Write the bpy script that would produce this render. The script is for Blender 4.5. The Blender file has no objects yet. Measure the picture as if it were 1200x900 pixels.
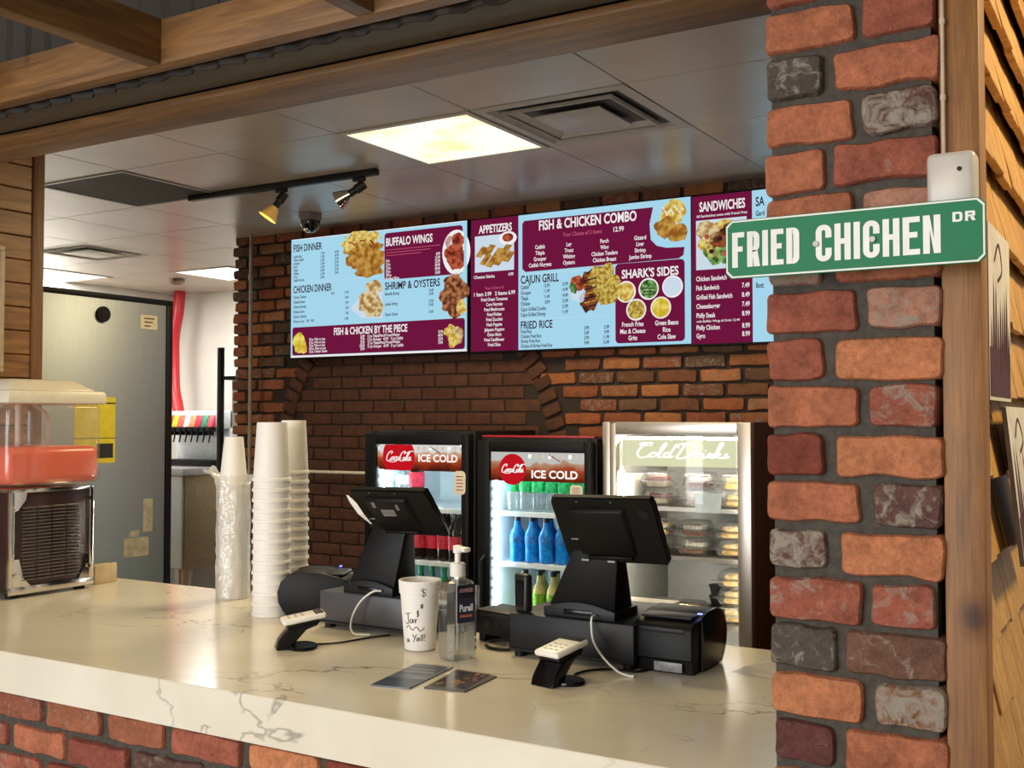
import bpy, bmesh, math, random
from mathutils import Vector, Matrix, noise
PI = math.pi
S = bpy.context.scene
COL = S.collection

# ------------------------------------------------------------------ camera, world, lights, exposure
cam_d = bpy.data.cameras.new('camera'); cam = bpy.data.objects.new('camera', cam_d); COL.objects.link(cam)
cam.location = (0, 0, 1.60)
cam.rotation_euler = (PI/2 + 0.031914, 0.0, 0.53948)
cam_d.sensor_width = 36; cam_d.lens = 38.574; cam_d.clip_start = 0.05
S.camera = cam
S.view_settings.view_transform = 'Standard'; S.view_settings.look = 'None'
S.view_settings.exposure = 0.0; S.view_settings.gamma = 1.0; S.view_settings.use_curve_mapping = False

def lin(c):
    c /= 255.0
    return c/12.92 if c <= 0.04045 else ((c+0.055)/1.055)**2.4
def C(r, g, b, a=1.0): return (lin(r), lin(g), lin(b), a)

W = bpy.data.worlds.new('world'); S.world = W; W.use_nodes = True
W.node_tree.nodes['Background'].inputs[0].default_value = (1.0, 0.93, 0.84, 1)
W.node_tree.nodes['Background'].inputs[1].default_value = 0.34

def area(name, loc, target, sx, sy, power, color):
    d = bpy.data.lights.new(name, 'AREA'); d.shape = 'RECTANGLE'; d.size = sx; d.size_y = sy
    d.energy = power; d.color = color
    o = bpy.data.objects.new(name, d); COL.objects.link(o); o.location = loc
    o.rotation_euler = (Vector(target)-Vector(loc)).to_track_quat('-Z', 'Y').to_euler()
    return o
# daylight from the shop windows behind the viewer, the dining room lamps, and a warm lamp near the shingle wall
area('shop_window_light', (-2.6, -3.4, 1.5), (-1.4, 1.6, 1.1), 4.0, 2.2, 220, (0.95, 0.975, 1.0))
area('dining_lamp_light', (-1.0, -2.2, 2.6), (-1.1, 1.8, 1.4), 1.2, 1.2, 40, (1.0, 0.86, 0.66))
area('shingle_lamp_light', (0.75, 2.15, 2.75), (-0.22, 2.1, 1.6), 0.3, 0.3, 30, (1.0, 0.78, 0.42))
area('service_panel_light', (-2.433, 3.555, 2.69), (-2.433, 3.555, 0.0), 0.55, 0.55, 30, (1.0, 0.82, 0.48))
area('counter_fill_light', (-1.75, 2.25, 2.69), (-1.75, 2.25, 0.0), 1.4, 0.55, 12, (1.0, 0.76, 0.40))  # warm lamp added out of sight behind the header to light the counter top
area('kitchen_panel_light', (-6.093, 5.995, 2.69), (-6.093, 5.995, 0.0), 0.55, 0.55, 34, (1.0, 0.98, 0.94))
area('kitchen_rear_panel_light', (-7.313, 5.385, 2.69), (-7.313, 5.385, 0.0), 0.55, 0.55, 28, (1.0, 0.98, 0.94))
area('kitchen_front_fill_light', (-5.48, 2.75, 2.69), (-5.48, 2.75, 0.0), 0.55, 0.55, 28, (1.0, 0.98, 0.94))  # unseen kitchen light, no ceiling panel modelled at this spot

# ------------------------------------------------------------------ materials
def new_mat(name):
    m = bpy.data.materials.new(name); m.use_nodes = True
    nt = m.node_tree; b = nt.nodes['Principled BSDF']
    return m, nt, b
def node(nt, t, **kw):
    n = nt.nodes.new(t)
    for k, v in kw.items(): setattr(n, k, v)
    return n
def ramp(nt, stops):
    r = node(nt, 'ShaderNodeValToRGB'); e = r.color_ramp.elements
    while len(e) < len(stops): e.new(0.5)
    for i, (p, c) in enumerate(stops): e[i].position = p; e[i].color = c
    return r
def objcoord(nt, scale=(1, 1, 1), rot=(0, 0, 0)):
    t = node(nt, 'ShaderNodeTexCoord'); mp = node(nt, 'ShaderNodeMapping')
    mp.inputs['Scale'].default_value = scale; mp.inputs['Rotation'].default_value = rot
    nt.links.new(t.outputs['Object'], mp.inputs['Vector']); return mp
def bump(nt, b, src, strength=0.2, dist=0.01):
    n = node(nt, 'ShaderNodeBump'); n.inputs['Strength'].default_value = strength; n.inputs['Distance'].default_value = dist
    nt.links.new(src, n.inputs['Height']); nt.links.new(n.outputs['Normal'], b.inputs['Normal'])

def P(name, col, rough=0.5, metal=0.0, var=0.06, nscale=30, bmp=0.0, spec=0.5, coat=0.0):
    """plain painted / plastic / metal surface with slight tonal variation"""
    m, nt, b = new_mat(name)
    mp = objcoord(nt); nz = node(nt, 'ShaderNodeTexNoise'); nz.inputs['Scale'].default_value = nscale; nz.inputs['Detail'].default_value = 4
    nt.links.new(mp.outputs[0], nz.inputs['Vector'])
    lo = tuple(max(0, c*(1-var*2)) for c in col[:3])+(1,); hi = tuple(min(1, c*(1+var*2)) for c in col[:3])+(1,)
    r = ramp(nt, [(0.3, lo), (0.7, hi)]); nt.links.new(nz.outputs['Fac'], r.inputs[0]); nt.links.new(r.outputs[0], b.inputs['Base Color'])
    b.inputs['Roughness'].default_value = rough; b.inputs['Metallic'].default_value = metal
    b.inputs['Specular IOR Level'].default_value = spec; b.inputs['Coat Weight'].default_value = coat
    if bmp: bump(nt, b, nz.outputs['Fac'], bmp, 0.004)
    return m
def EM(name, col, strength=1.0, col2=None, nscale=60, lo=0.4, hi=0.6):
    """something that gives off light (screen picture, lamp, lit sign)"""
    m = bpy.data.materials.new(name); m.use_nodes = True; nt = m.node_tree; nt.nodes.clear()
    out = node(nt, 'ShaderNodeOutputMaterial'); e = node(nt, 'ShaderNodeEmission'); nt.links.new(e.outputs[0], out.inputs[0])
    e.inputs[0].default_value = col; e.inputs[1].default_value = strength
    if col2:
        mp = objcoord(nt); nz = node(nt, 'ShaderNodeTexNoise'); nz.inputs['Scale'].default_value = nscale; nz.inputs['Detail'].default_value = 5
        nt.links.new(mp.outputs[0], nz.inputs['Vector'])
        r = ramp(nt, [(lo, col), (hi, col2)]); nt.links.new(nz.outputs['Fac'], r.inputs[0]); nt.links.new(r.outputs[0], e.inputs[0])
    return m
def CLEAR(name, tint=(1, 1, 1, 1), gloss=0.12, rough=0.05, milk=0.0, milkcol=(0.9, 0.9, 0.9, 1), bmp=0.0, nscale=40):
    """thin clear plastic or glass: see-through with reflections, optionally milky"""
    m = bpy.data.materials.new(name); m.use_nodes = True; nt = m.node_tree; nt.nodes.clear()
    out = node(nt, 'ShaderNodeOutputMaterial'); tr = node(nt, 'ShaderNodeBsdfTransparent'); tr.inputs[0].default_value = tint
    gl = node(nt, 'ShaderNodeBsdfGlossy'); gl.inputs['Roughness'].default_value = rough
    lw = node(nt, 'ShaderNodeLayerWeight'); lw.inputs[0].default_value = 0.25
    mm = node(nt, 'ShaderNodeMath', operation='MULTIPLY_ADD'); nt.links.new(lw.outputs['Facing'], mm.inputs[0]); mm.inputs[1].default_value = gloss*2.5; mm.inputs[2].default_value = gloss*0.4
    mx = node(nt, 'ShaderNodeMixShader'); nt.links.new(mm.outputs[0], mx.inputs[0]); nt.links.new(tr.outputs[0], mx.inputs[1]); nt.links.new(gl.outputs[0], mx.inputs[2])
    last = mx
    if milk:
        df = node(nt, 'ShaderNodeBsdfDiffuse'); df.inputs[0].default_value = milkcol
        m2 = node(nt, 'ShaderNodeMixShader'); m2.inputs[0].default_value = milk
        nt.links.new(mx.outputs[0], m2.inputs[1]); nt.links.new(df.outputs[0], m2.inputs[2]); last = m2
    if bmp:
        mp = objcoord(nt); nz = node(nt, 'ShaderNodeTexNoise'); nz.inputs['Scale'].default_value = nscale; nt.links.new(mp.outputs[0], nz.inputs['Vector'])
        bn = node(nt, 'ShaderNodeBump'); bn.inputs['Strength'].default_value = bmp; bn.inputs['Distance'].default_value = 0.01
        nt.links.new(nz.outputs['Fac'], bn.inputs['Height']); nt.links.new(bn.outputs['Normal'], gl.inputs['Normal'])
    nt.links.new(last.outputs[0], out.inputs[0]); return m
def WOOD(name, dark, mid, light, axis='x', rough=0.55, scale=1.0, knots=True):
    m, nt, b = new_mat(name)
    st = {'x': (1.2, 14, 14), 'y': (14, 1.2, 14), 'z': (14, 14, 1.2)}[axis]
    mp = objcoord(nt, tuple(s*scale for s in st))
    n1 = node(nt, 'ShaderNodeTexNoise'); n1.inputs['Scale'].default_value = 2.2; n1.inputs['Detail'].default_value = 8; n1.inputs['Roughness'].default_value = 0.65; n1.inputs['Distortion'].default_value = 0.6
    nt.links.new(mp.outputs[0], n1.inputs['Vector'])
    r = ramp(nt, [(0.28, dark), (0.5, mid), (0.74, light)]); nt.links.new(n1.outputs['Fac'], r.inputs[0])
    mp2 = objcoord(nt, tuple(4*s if s > 2 else 2.0 for s in st)); n2 = node(nt, 'ShaderNodeTexNoise'); n2.inputs['Scale'].default_value = 5; n2.inputs['Detail'].default_value = 3
    nt.links.new(mp2.outputs[0], n2.inputs['Vector'])
    mx = node(nt, 'ShaderNodeMix', data_type='RGBA', blend_type='MULTIPLY'); mx.inputs['Factor'].default_value = 0.45
    r2 = ramp(nt, [(0.35, (0.55, 0.5, 0.45, 1)), (0.6, (1, 1, 1, 1))]); nt.links.new(n2.outputs['Fac'], r2.inputs[0])
    nt.links.new(r.outputs[0], mx.inputs['A']); nt.links.new(r2.outputs[0], mx.inputs['B'])
    last = mx.outputs['Result']
    if knots:
        mp3 = objcoord(nt, (3, 3, 3)); v = node(nt, 'ShaderNodeTexVoronoi'); v.inputs['Scale'].default_value = 1.7
        nt.links.new(mp3.outputs[0], v.inputs['Vector'])
        r3 = ramp(nt, [(0.03, (0.25, 0.14, 0.07, 1)), (0.09, (1, 1, 1, 1))]); nt.links.new(v.outputs['Distance'], r3.inputs[0])
        m3 = node(nt, 'ShaderNodeMix', data_type='RGBA', blend_type='MULTIPLY'); m3.inputs['Factor'].default_value = 0.9
        nt.links.new(last, m3.inputs['A']); nt.links.new(r3.outputs[0], m3.inputs['B']); last = m3.outputs['Result']
    nt.links.new(last, b.inputs['Base Color']); b.inputs['Roughness'].default_value = rough
    bump(nt, b, n1.outputs['Fac'], 0.25, 0.004); return m
def BRICK(name, gain=1.0):
    m, nt, b = new_mat(name)
    a = node(nt, 'ShaderNodeVertexColor', layer_name='col')
    mp = objcoord(nt)
    n1 = node(nt, 'ShaderNodeTexNoise'); n1.inputs['Scale'].default_value = 22; n1.inputs['Detail'].default_value = 8; n1.inputs['Roughness'].default_value = 0.7
    n2 = node(nt, 'ShaderNodeTexNoise'); n2.inputs['Scale'].default_value = 38; n2.inputs['Detail'].default_value = 10; n2.inputs['Roughness'].default_value = 0.72; n2.inputs['Distortion'].default_value = 0.8
    n3 = node(nt, 'ShaderNodeTexNoise'); n3.inputs['Scale'].default_value = 260; n3.inputs['Detail'].default_value = 3
    for n in (n1, n2, n3): nt.links.new(mp.outputs[0], n.inputs['Vector'])
    r = ramp(nt, [(0.28, (0.42*gain, 0.38*gain, 0.36*gain, 1)), (0.5, (gain, gain, gain, 1)), (0.7, (1.5*gain, 1.48*gain, 1.4*gain, 1))])
    nt.links.new(n1.outputs['Fac'], r.inputs[0])
    mx = node(nt, 'ShaderNodeMix', data_type='RGBA', blend_type='MULTIPLY'); mx.inputs['Factor'].default_value = 0.75
    n4 = node(nt, 'ShaderNodeTexNoise'); n4.inputs['Scale'].default_value = 110; n4.inputs['Detail'].default_value = 6; n4.inputs['Roughness'].default_value = 0.75; nt.links.new(mp.outputs[0], n4.inputs['Vector'])
    r4 = ramp(nt, [(0.3, (0.62, 0.58, 0.55, 1)), (0.5, (1, 1, 1, 1)), (0.72, (1.3, 1.28, 1.25, 1))]); nt.links.new(n4.outputs['Fac'], r4.inputs[0])
    m4 = node(nt, 'ShaderNodeMix', data_type='RGBA', blend_type='MULTIPLY'); m4.inputs['Factor'].default_value = 0.8
    nt.links.new(a.outputs['Color'], m4.inputs['A']); nt.links.new(r4.outputs[0], m4.inputs['B'])
    nt.links.new(m4.outputs['Result'], mx.inputs['A']); nt.links.new(r.outputs[0], mx.inputs['B'])
    # pale mortar smears and lime bloom, amount per brick in alpha
    th = node(nt, 'ShaderNodeMath', operation='ADD'); nt.links.new(n2.outputs['Fac'], th.inputs[0]); nt.links.new(a.outputs['Alpha'], th.inputs[1])
    r2 = ramp(nt, [(0.86, (0, 0, 0, 1)), (1.0, (1, 1, 1, 1))]); nt.links.new(th.outputs[0], r2.inputs[0])
    m2 = node(nt, 'ShaderNodeMix', data_type='RGBA'); nt.links.new(r2.outputs[0], m2.inputs['Factor'])
    nt.links.new(mx.outputs['Result'], m2.inputs['A']); m2.inputs['B'].default_value = (0.42*gain, 0.36*gain, 0.29*gain, 1)
    nt.links.new(m2.outputs['Result'], b.inputs['Base Color']); b.inputs['Roughness'].default_value = 0.8; b.inputs['Specular IOR Level'].default_value = 0.35
    ad = node(nt, 'ShaderNodeMath', operation='MULTIPLY_ADD'); nt.links.new(n3.outputs['Fac'], ad.inputs[0]); ad.inputs[1].default_value = 0.35; nt.links.new(n2.outputs['Fac'], ad.inputs[2])
    bump(nt, b, ad.outputs[0], 0.8, 0.007); return m
def STONE(name):
    m, nt, b = new_mat(name); mp = objcoord(nt)
    w = node(nt, 'ShaderNodeTexNoise'); w.inputs['Scale'].default_value = 1.1; w.inputs['Detail'].default_value = 5; w.inputs['Distortion'].default_value = 1.1; w.inputs['Roughness'].default_value = 0.55
    mpv = objcoord(nt, (1.0, 1.6, 1.6), (0.2, 0.1, 0.6)); nt.links.new(mpv.outputs[0], w.inputs['Vector'])
    s = node(nt, 'ShaderNodeMath', operation='SUBTRACT'); nt.links.new(w.outputs['Fac'], s.inputs[0]); s.inputs[1].default_value = 0.5
    ab = node(nt, 'ShaderNodeMath', operation='ABSOLUTE'); nt.links.new(s.outputs[0], ab.inputs[0])
    r = ramp(nt, [(0.0, (1, 1, 1, 1)), (0.003, (0.6, 0.6, 0.6, 1)), (0.008, (0, 0, 0, 1))]); nt.links.new(ab.outputs[0], r.inputs[0])
    g = node(nt, 'ShaderNodeTexNoise'); g.inputs['Scale'].default_value = 1.3; nt.links.new(mp.outputs[0], g.inputs['Vector'])
    gr = ramp(nt, [(0.42, (0, 0, 0, 1)), (0.6, (1, 1, 1, 1))]); nt.links.new(g.outputs['Fac'], gr.inputs[0])
    mu = node(nt, 'ShaderNodeMath', operation='MULTIPLY'); nt.links.new(r.outputs[0], mu.inputs[0]); nt.links.new(gr.outputs[0], mu.inputs[1])
    c = node(nt, 'ShaderNodeTexNoise'); c.inputs['Scale'].default_value = 3; c.inputs['Detail'].default_value = 5; nt.links.new(mp.outputs[0], c.inputs['Vector'])
    cr = ramp(nt, [(0.3, C(214, 206, 186)), (0.7, C(230, 223, 206))]); nt.links.new(c.outputs['Fac'], cr.inputs[0])
    mx = node(nt, 'ShaderNodeMix', data_type='RGBA'); nt.links.new(mu.outputs[0], mx.inputs['Factor'])
    nt.links.new(cr.outputs[0], mx.inputs['A']); mx.inputs['B'].default_value = C(120, 112, 100)
    nt.links.new(mx.outputs['Result'], b.inputs['Base Color']); b.inputs['Roughness'].default_value = 0.17; b.inputs['Specular IOR Level'].default_value = 0.4; return m
def CEIL(name):
    m, nt, b = new_mat(name); mp = objcoord(nt)
    n = node(nt, 'ShaderNodeTexNoise'); n.inputs['Scale'].default_value = 2.0; n.inputs['Detail'].default_value = 5; nt.links.new(mp.outputs[0], n.inputs['Vector'])
    r = ramp(nt, [(0.3, C(180, 166, 150)), (0.7, C(197, 183, 167))]); nt.links.new(n.outputs['Fac'], r.inputs[0]); nt.links.new(r.outputs[0], b.inputs['Base Color'])
    b.inputs['Roughness'].default_value = 0.3; b.inputs['Specular IOR Level'].default_value = 0.5
    n2 = node(nt, 'ShaderNodeTexNoise'); n2.inputs['Scale'].default_value = 14; nt.links.new(mp.outputs[0], n2.inputs['Vector']); bump(nt, b, n2.outputs['Fac'], 0.05, 0.01)
    return m
def STEEL(name, col, rough=0.32, axis='z'):
    m, nt, b = new_mat(name)
    mp = objcoord(nt, {'z': (120, 120, 1.5), 'x': (1.5, 120, 120), 'y': (120, 1.5, 120)}[axis])
    n = node(nt, 'ShaderNodeTexNoise'); n.inputs['Scale'].default_value = 3; n.inputs['Detail'].default_value = 3; nt.links.new(mp.outputs[0], n.inputs['Vector'])
    r = ramp(nt, [(0.3, tuple(c*0.88 for c in col[:3])+(1,)), (0.7, col)]); nt.links.new(n.outputs['Fac'], r.inputs[0]); nt.links.new(r.outputs[0], b.inputs['Base Color'])
    b.inputs['Metallic'].default_value = 0.9; b.inputs['Roughness'].default_value = rough; bump(nt, b, n.outputs['Fac'], 0.04, 0.002); return m
def COLA(name, strength):
    """printed picture of iced cola on a lit header sign: pale ice at the top, red brown drink below"""
    m = bpy.data.materials.new(name); m.use_nodes = True; nt = m.node_tree; nt.nodes.clear()
    out = node(nt, 'ShaderNodeOutputMaterial'); e = node(nt, 'ShaderNodeEmission'); e.inputs[1].default_value = strength; nt.links.new(e.outputs[0], out.inputs[0])
    t = node(nt, 'ShaderNodeTexCoord'); sx = node(nt, 'ShaderNodeSeparateXYZ'); nt.links.new(t.outputs['Generated'], sx.inputs[0])
    n = node(nt, 'ShaderNodeTexNoise'); n.inputs['Scale'].default_value = 18; n.inputs['Detail'].default_value = 4; nt.links.new(t.outputs['Object'], n.inputs['Vector'])
    a = node(nt, 'ShaderNodeMath', operation='MULTIPLY_ADD'); nt.links.new(n.outputs['Fac'], a.inputs[0]); a.inputs[1].default_value = 0.55; nt.links.new(sx.outputs['Z'], a.inputs[2])
    r = ramp(nt, [(0.25, C(52, 22, 16)), (0.5, C(120, 42, 22)), (0.75, C(172, 74, 40)), (0.98, C(196, 160, 130)), (1.0, C(205, 205, 200))])
    nt.links.new(a.outputs[0], r.inputs[0]); nt.links.new(r.outputs[0], e.inputs[0]); return m

M = {}
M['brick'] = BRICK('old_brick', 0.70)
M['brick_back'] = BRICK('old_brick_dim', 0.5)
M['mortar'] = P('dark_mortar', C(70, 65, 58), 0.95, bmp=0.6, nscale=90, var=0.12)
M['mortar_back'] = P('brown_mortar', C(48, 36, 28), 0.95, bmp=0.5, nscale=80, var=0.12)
M['stone'] = STONE('veined_quartz')
M['ceiling'] = CEIL('vinyl_ceiling_tile')
M['grid'] = P('ceiling_grid', C(70, 64, 58), 0.6)
M['fir'] = WOOD('stained_fir', C(80, 53, 25), C(120, 83, 42), C(152, 110, 62), 'x')
M['fir_y'] = WOOD('stained_fir_rafter', C(80, 54, 26), C(116, 82, 42), C(146, 108, 60), 'y')
M['fir_z'] = WOOD('stained_fir_post', C(102, 64, 28), C(136, 91, 43), C(156, 109, 56), 'z')
_m, _nt = M['fir_z'], M['fir_z'].node_tree      # the big knot in the corner post
_b = _nt.nodes['Principled BSDF']; _src = _b.inputs['Base Color'].links[0].from_socket
_mp = objcoord(_nt, (1.0, 0.0, 0.72)); _d = node(_nt, 'ShaderNodeVectorMath', operation='DISTANCE'); _d.inputs[1].default_value = (-0.239, 0.0, 1.322*0.72)
_nt.links.new(_mp.outputs[0], _d.inputs[0]); _r = ramp(_nt, [(0.0, (0.20, 0.14, 0.10, 1)), (0.010, (0.30, 0.20, 0.13, 1)), (0.014, (0.62, 0.5, 0.38, 1)), (0.03, (1, 1, 1, 1))]); _nt.links.new(_d.outputs['Value'], _r.inputs[0])
_x = node(_nt, 'ShaderNodeMix', data_type='RGBA', blend_type='MULTIPLY'); _x.inputs['Factor'].default_value = 1.0
_nt.links.new(_src, _x.inputs['A']); _nt.links.new(_r.outputs[0], _x.inputs['B']); _nt.links.new(_x.outputs['Result'], _b.inputs['Base Color'])
M['plank'] = WOOD('cedar_plank', C(98, 62, 30), C(140, 94, 48), C(170, 122, 68), 'y', rough=0.45)
M['jamb'] = WOOD('jamb_wood', C(92, 60, 32), C(120, 80, 44), C(140, 98, 56), 'z', knots=False)
M['shake'] = WOOD('cedar_shake', C(150, 104, 48), C(190, 142, 72), C(214, 170, 96), 'z', rough=0.5, scale=1.4, knots=False)
M['dark_wood'] = P('dark_gap', C(28, 20, 14), 0.9)
M['tin'] = P('dark_tin', C(34, 25, 15), 0.7, 0.0, nscale=12, var=0.15)
M['white_wall'] = P('kitchen_panel', C(232, 228, 218), 0.45, nscale=3, var=0.02)
M['tile_floor'] = P('quarry_tile_floor', C(150, 138, 122), 0.5, nscale=8, var=0.15)  # pale tone picked to bounce light up to the ceiling
M['steel'] = STEEL('brushed_steel', C(190, 190, 190), 0.42)
M['steel_dull'] = STEEL('dull_steel_side', C(172, 176, 178), 0.5)
M['steel_frame'] = STEEL('satin_aluminium', C(206, 198, 188), 0.34)
M['chrome'] = P('chrome', C(215, 212, 208), 0.12, 1.0, var=0.02)
M['black'] = P('black_plastic', C(13, 13, 14), 0.5, spec=0.22, nscale=200, var=0.1, bmp=0.03)
M['black_gloss'] = P('gloss_black_plastic', C(12, 12, 14), 0.2, spec=0.3)
M['black_metal'] = P('black_painted_metal', C(20, 19, 18), 0.4, spec=0.3)
M['grey_box'] = P('dark_grey_steel_paint', C(70, 70, 74), 0.4, nscale=200, var=0.06)
M['charcoal'] = P('charcoal_steel_paint', C(24, 24, 26), 0.45, spec=0.25, nscale=200, var=0.06)
M['foam'] = P('white_foam', C(236, 232, 226), 0.55, nscale=240, var=0.01, bmp=0.04)
M['white'] = P('white_plastic', C(232, 228, 218), 0.35, var=0.02)
M['cream'] = P('cream_plastic', C(222, 214, 196), 0.4, var=0.02)
M['off_white_metal'] = P('box_paint', C(186, 178, 168), 0.3, var=0.03)
M['paper'] = P('paper', C(226, 222, 214), 0.8, var=0.03)
M['glass'] = CLEAR('door_glass', (0.97, 0.98, 0.98, 1), 0.05, 0.02)
M['tank'] = CLEAR('tank_plastic', (0.96, 0.95, 0.92, 1), 0.10, 0.08, milk=0.06)
M['clear'] = CLEAR('clear_plastic', (0.94, 0.95, 0.95, 1), 0.22, 0.12, milk=0.05, bmp=0.4)
M['film'] = CLEAR('crinkled_film', (0.98, 0.97, 0.95, 1), 0.4, 0.28, milk=0.36, milkcol=(0.9, 0.88, 0.83, 1), bmp=0.9, nscale=60)
M['bottle_clear'] = CLEAR('bottle_plastic', (0.88, 0.92, 0.92, 1), 0.22, 0.08, milk=0.12, milkcol=(0.75, 0.8, 0.8, 1))
M['gel'] = CLEAR('clear_gel', (0.86, 0.89, 0.91, 1), 0.42, 0.05, milk=0.02)
M['juice'] = P('orange_red_juice', C(232, 98, 66), 0.25, var=0.05, nscale=6)
M['liner'] = P('fridge_liner', C(226, 232, 236), 0.4, var=0.02)
M['liner_grey'] = P('fridge_liner_grey', C(168, 168, 162), 0.35, var=0.03)
M['led'] = EM('led_strip', (0.70, 0.93, 1.0, 1), 125)
M['panel_warm'] = EM('light_diffuser_warm', (1.0, 0.78, 0.30, 1), 1.25, (1.0, 0.98, 0.78, 1), 4, 0.3, 0.5)
M['panel_cool'] = EM('light_diffuser_cool', (1.0, 0.98, 0.92, 1), 1.6)
M['bulb'] = EM('halogen_bulb', (1.0, 0.68, 0.28, 1), 14.0)
M['blue_led'] = EM('blue_indicator', (0.15, 0.2, 1.0, 1), 4)
M['red'] = P('red_hose', C(196, 28, 40), 0.35)
M['green_sign'] = P('green_sign_sheeting', C(4, 112, 70), 0.5, var=0.03, spec=0.25)
M['sign_white'] = P('white_sign_sheeting', C(204, 204, 200), 0.3, var=0.03)
M['yellow'] = P('yellow_label', C(226, 206, 44), 0.6, var=0.04)
M['ink'] = P('black_ink', C(40, 38, 36), 0.7)

# ------------------------------------------------------------------ mesh helpers
class MB:
    def __init__(s): s.bm = bmesh.new(); s.col = s.bm.verts.layers.float_color.new('col'); s.mi = 0
    def _m(s, faces):
        for f in faces: f.material_index = s.mi
    def box(s, x0, x1, y0, y1, z0, z1, bev=0.0, seg=2, rot=None):
        ret = bmesh.ops.create_cube(s.bm, size=1.0); vs = ret['verts']
        T = Matrix.Translation(((x0+x1)/2, (y0+y1)/2, (z0+z1)/2)) @ Matrix.Diagonal((x1-x0, y1-y0, z1-z0, 1))
        bmesh.ops.transform(s.bm, matrix=T, verts=vs)
        fs = {f for v in vs for f in v.link_faces}
        if bev:
            es = {e for v in vs for e in v.link_edges}
            r = bmesh.ops.bevel(s.bm, geom=list(es)+list(vs), offset=min(bev, 0.49*min(x1-x0, y1-y0, z1-z0)), segments=seg, profile=0.5, affect='EDGES')
            fs = set(r['faces']) | {f for f in fs if f.is_valid}; vs = list({v for f in fs for v in f.verts})
        if rot is not None: bmesh.ops.transform(s.bm, matrix=rot, verts=vs)
        s._m(fs); return s
    def hexa(s, p, bev=0.0, seg=2):
        """eight corners: bottom 0-3 counter-clockwise from above, top 4-7"""
        vs = [s.bm.verts.new(q) for q in p]
        fs = [s.bm.faces.new([vs[i] for i in f]) for f in ((3, 2, 1, 0), (4, 5, 6, 7), (0, 1, 5, 4), (1, 2, 6, 5), (2, 3, 7, 6), (3, 0, 4, 7))]
        if bev:
            es = {e for f in fs for e in f.edges}
            r = bmesh.ops.bevel(s.bm, geom=list(es)+vs, offset=bev, segments=seg, profile=0.5, affect='EDGES')
            fs = list(set(r['faces']) | {f for f in fs if f.is_valid})
        s._m(fs); return s
    def lathe(s, prof, c=(0, 0, 0), n=24, cap=True, sx=1.0, sy=1.0):
        """profile of (radius, z) pairs turned about the vertical through c"""
        rings = []
        for r, z in prof:
            if r <= 1e-6: rings.append([s.bm.verts.new((c[0], c[1], c[2]+z))])
            else: rings.append([s.bm.verts.new((c[0]+sx*r*math.cos(2*PI*i/n), c[1]+sy*r*math.sin(2*PI*i/n), c[2]+z)) for i in range(n)])
        fs = []
        for a, b in zip(rings, rings[1:]):
            for i in range(n):
                j = (i+1) % n
                if len(a) == 1 and len(b) == 1: continue
                if len(a) == 1: fs.append(s.bm.faces.new((a[0], b[j], b[i])))
                elif len(b) == 1: fs.append(s.bm.faces.new((a[i], a[j], b[0])))
                else: fs.append(s.bm.faces.new((a[i], a[j], b[j], b[i])))
        if cap:
            if len(rings[0]) > 1: fs.append(s.bm.faces.new(rings[0][::-1]))
            if len(rings[-1]) > 1: fs.append(s.bm.faces.new(rings[-1]))
        s._m(fs); return s
    def tube(s, pts, r, n=10, cap=True):
        pts = [Vector(p) for p in pts]; rings = []; prev = None
        for i, p in enumerate(pts):
            t = ((pts[min(i+1, len(pts)-1)]-pts[max(i-1, 0)])).normalized()
            ref = prev if prev is not None else (Vector((0, 0, 1)) if abs(t.z) < 0.9 else Vector((1, 0, 0)))
            u = (ref-t*ref.dot(t)).normalized(); v = t.cross(u); prev = u
            rr = r[i] if isinstance(r, (list, tuple)) else r
            rings.append([s.bm.verts.new(p+(u*math.cos(2*PI*k/n)+v*math.sin(2*PI*k/n))*rr) for k in range(n)])
        fs = []
        for a, b in zip(rings, rings[1:]):
            for k in range(n): fs.append(s.bm.faces.new((a[k], a[(k+1) % n], b[(k+1) % n], b[k])))
        if cap: fs.append(s.bm.faces.new(rings[0][::-1])); fs.append(s.bm.faces.new(rings[-1]))
        s._m(fs); return s
    def prism(s, poly, axis, a0, a1, bev=0.0, seg=2):
        """2-D outline extruded along an axis: axis 'x' outline is (y,z), 'y' is (x,z), 'z' is (x,y)"""
        def mk(p, a): return {'x': (a, p[0], p[1]), 'y': (p[0], a, p[1]), 'z': (p[0], p[1], a)}[axis]
        A = [s.bm.verts.new(mk(p, a0)) for p in poly]; B = [s.bm.verts.new(mk(p, a1)) for p in poly]; n = len(poly)
        fs = [s.bm.faces.new(A[::-1]), s.bm.faces.new(B)] + [s.bm.faces.new((A[i], A[(i+1) % n], B[(i+1) % n], B[i])) for i in range(n)]
        bmesh.ops.recalc_face_normals(s.bm, faces=fs)
        if bev:
            es = list(set(fs[0].edges) | set(fs[1].edges))
            r = bmesh.ops.bevel(s.bm, geom=es, offset=bev, segments=seg, profile=0.5, affect='EDGES')
            fs = list(set(r['faces']) | {f for f in fs if f.is_valid})
        s._m(fs); return s
    def quad(s, a, b, c, d):
        s._m([s.bm.faces.new([s.bm.verts.new(p) for p in (a, b, c, d)])]); return s
    def ball(s, c, r, sub=2, sc=(1, 1, 1), jit=0.0):
        ret = bmesh.ops.create_icosphere(s.bm, subdivisions=sub, radius=r); vs = ret['verts']
        for v in vs:
            if jit: v.co *= 1+jit*noise.noise(v.co*(2.5/r)+Vector(c)*17)
            v.co = Vector((v.co.x*sc[0]+c[0], v.co.y*sc[1]+c[1], v.co.z*sc[2]+c[2]))
        s._m({f for v in vs for f in v.link_faces}); return s
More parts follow.
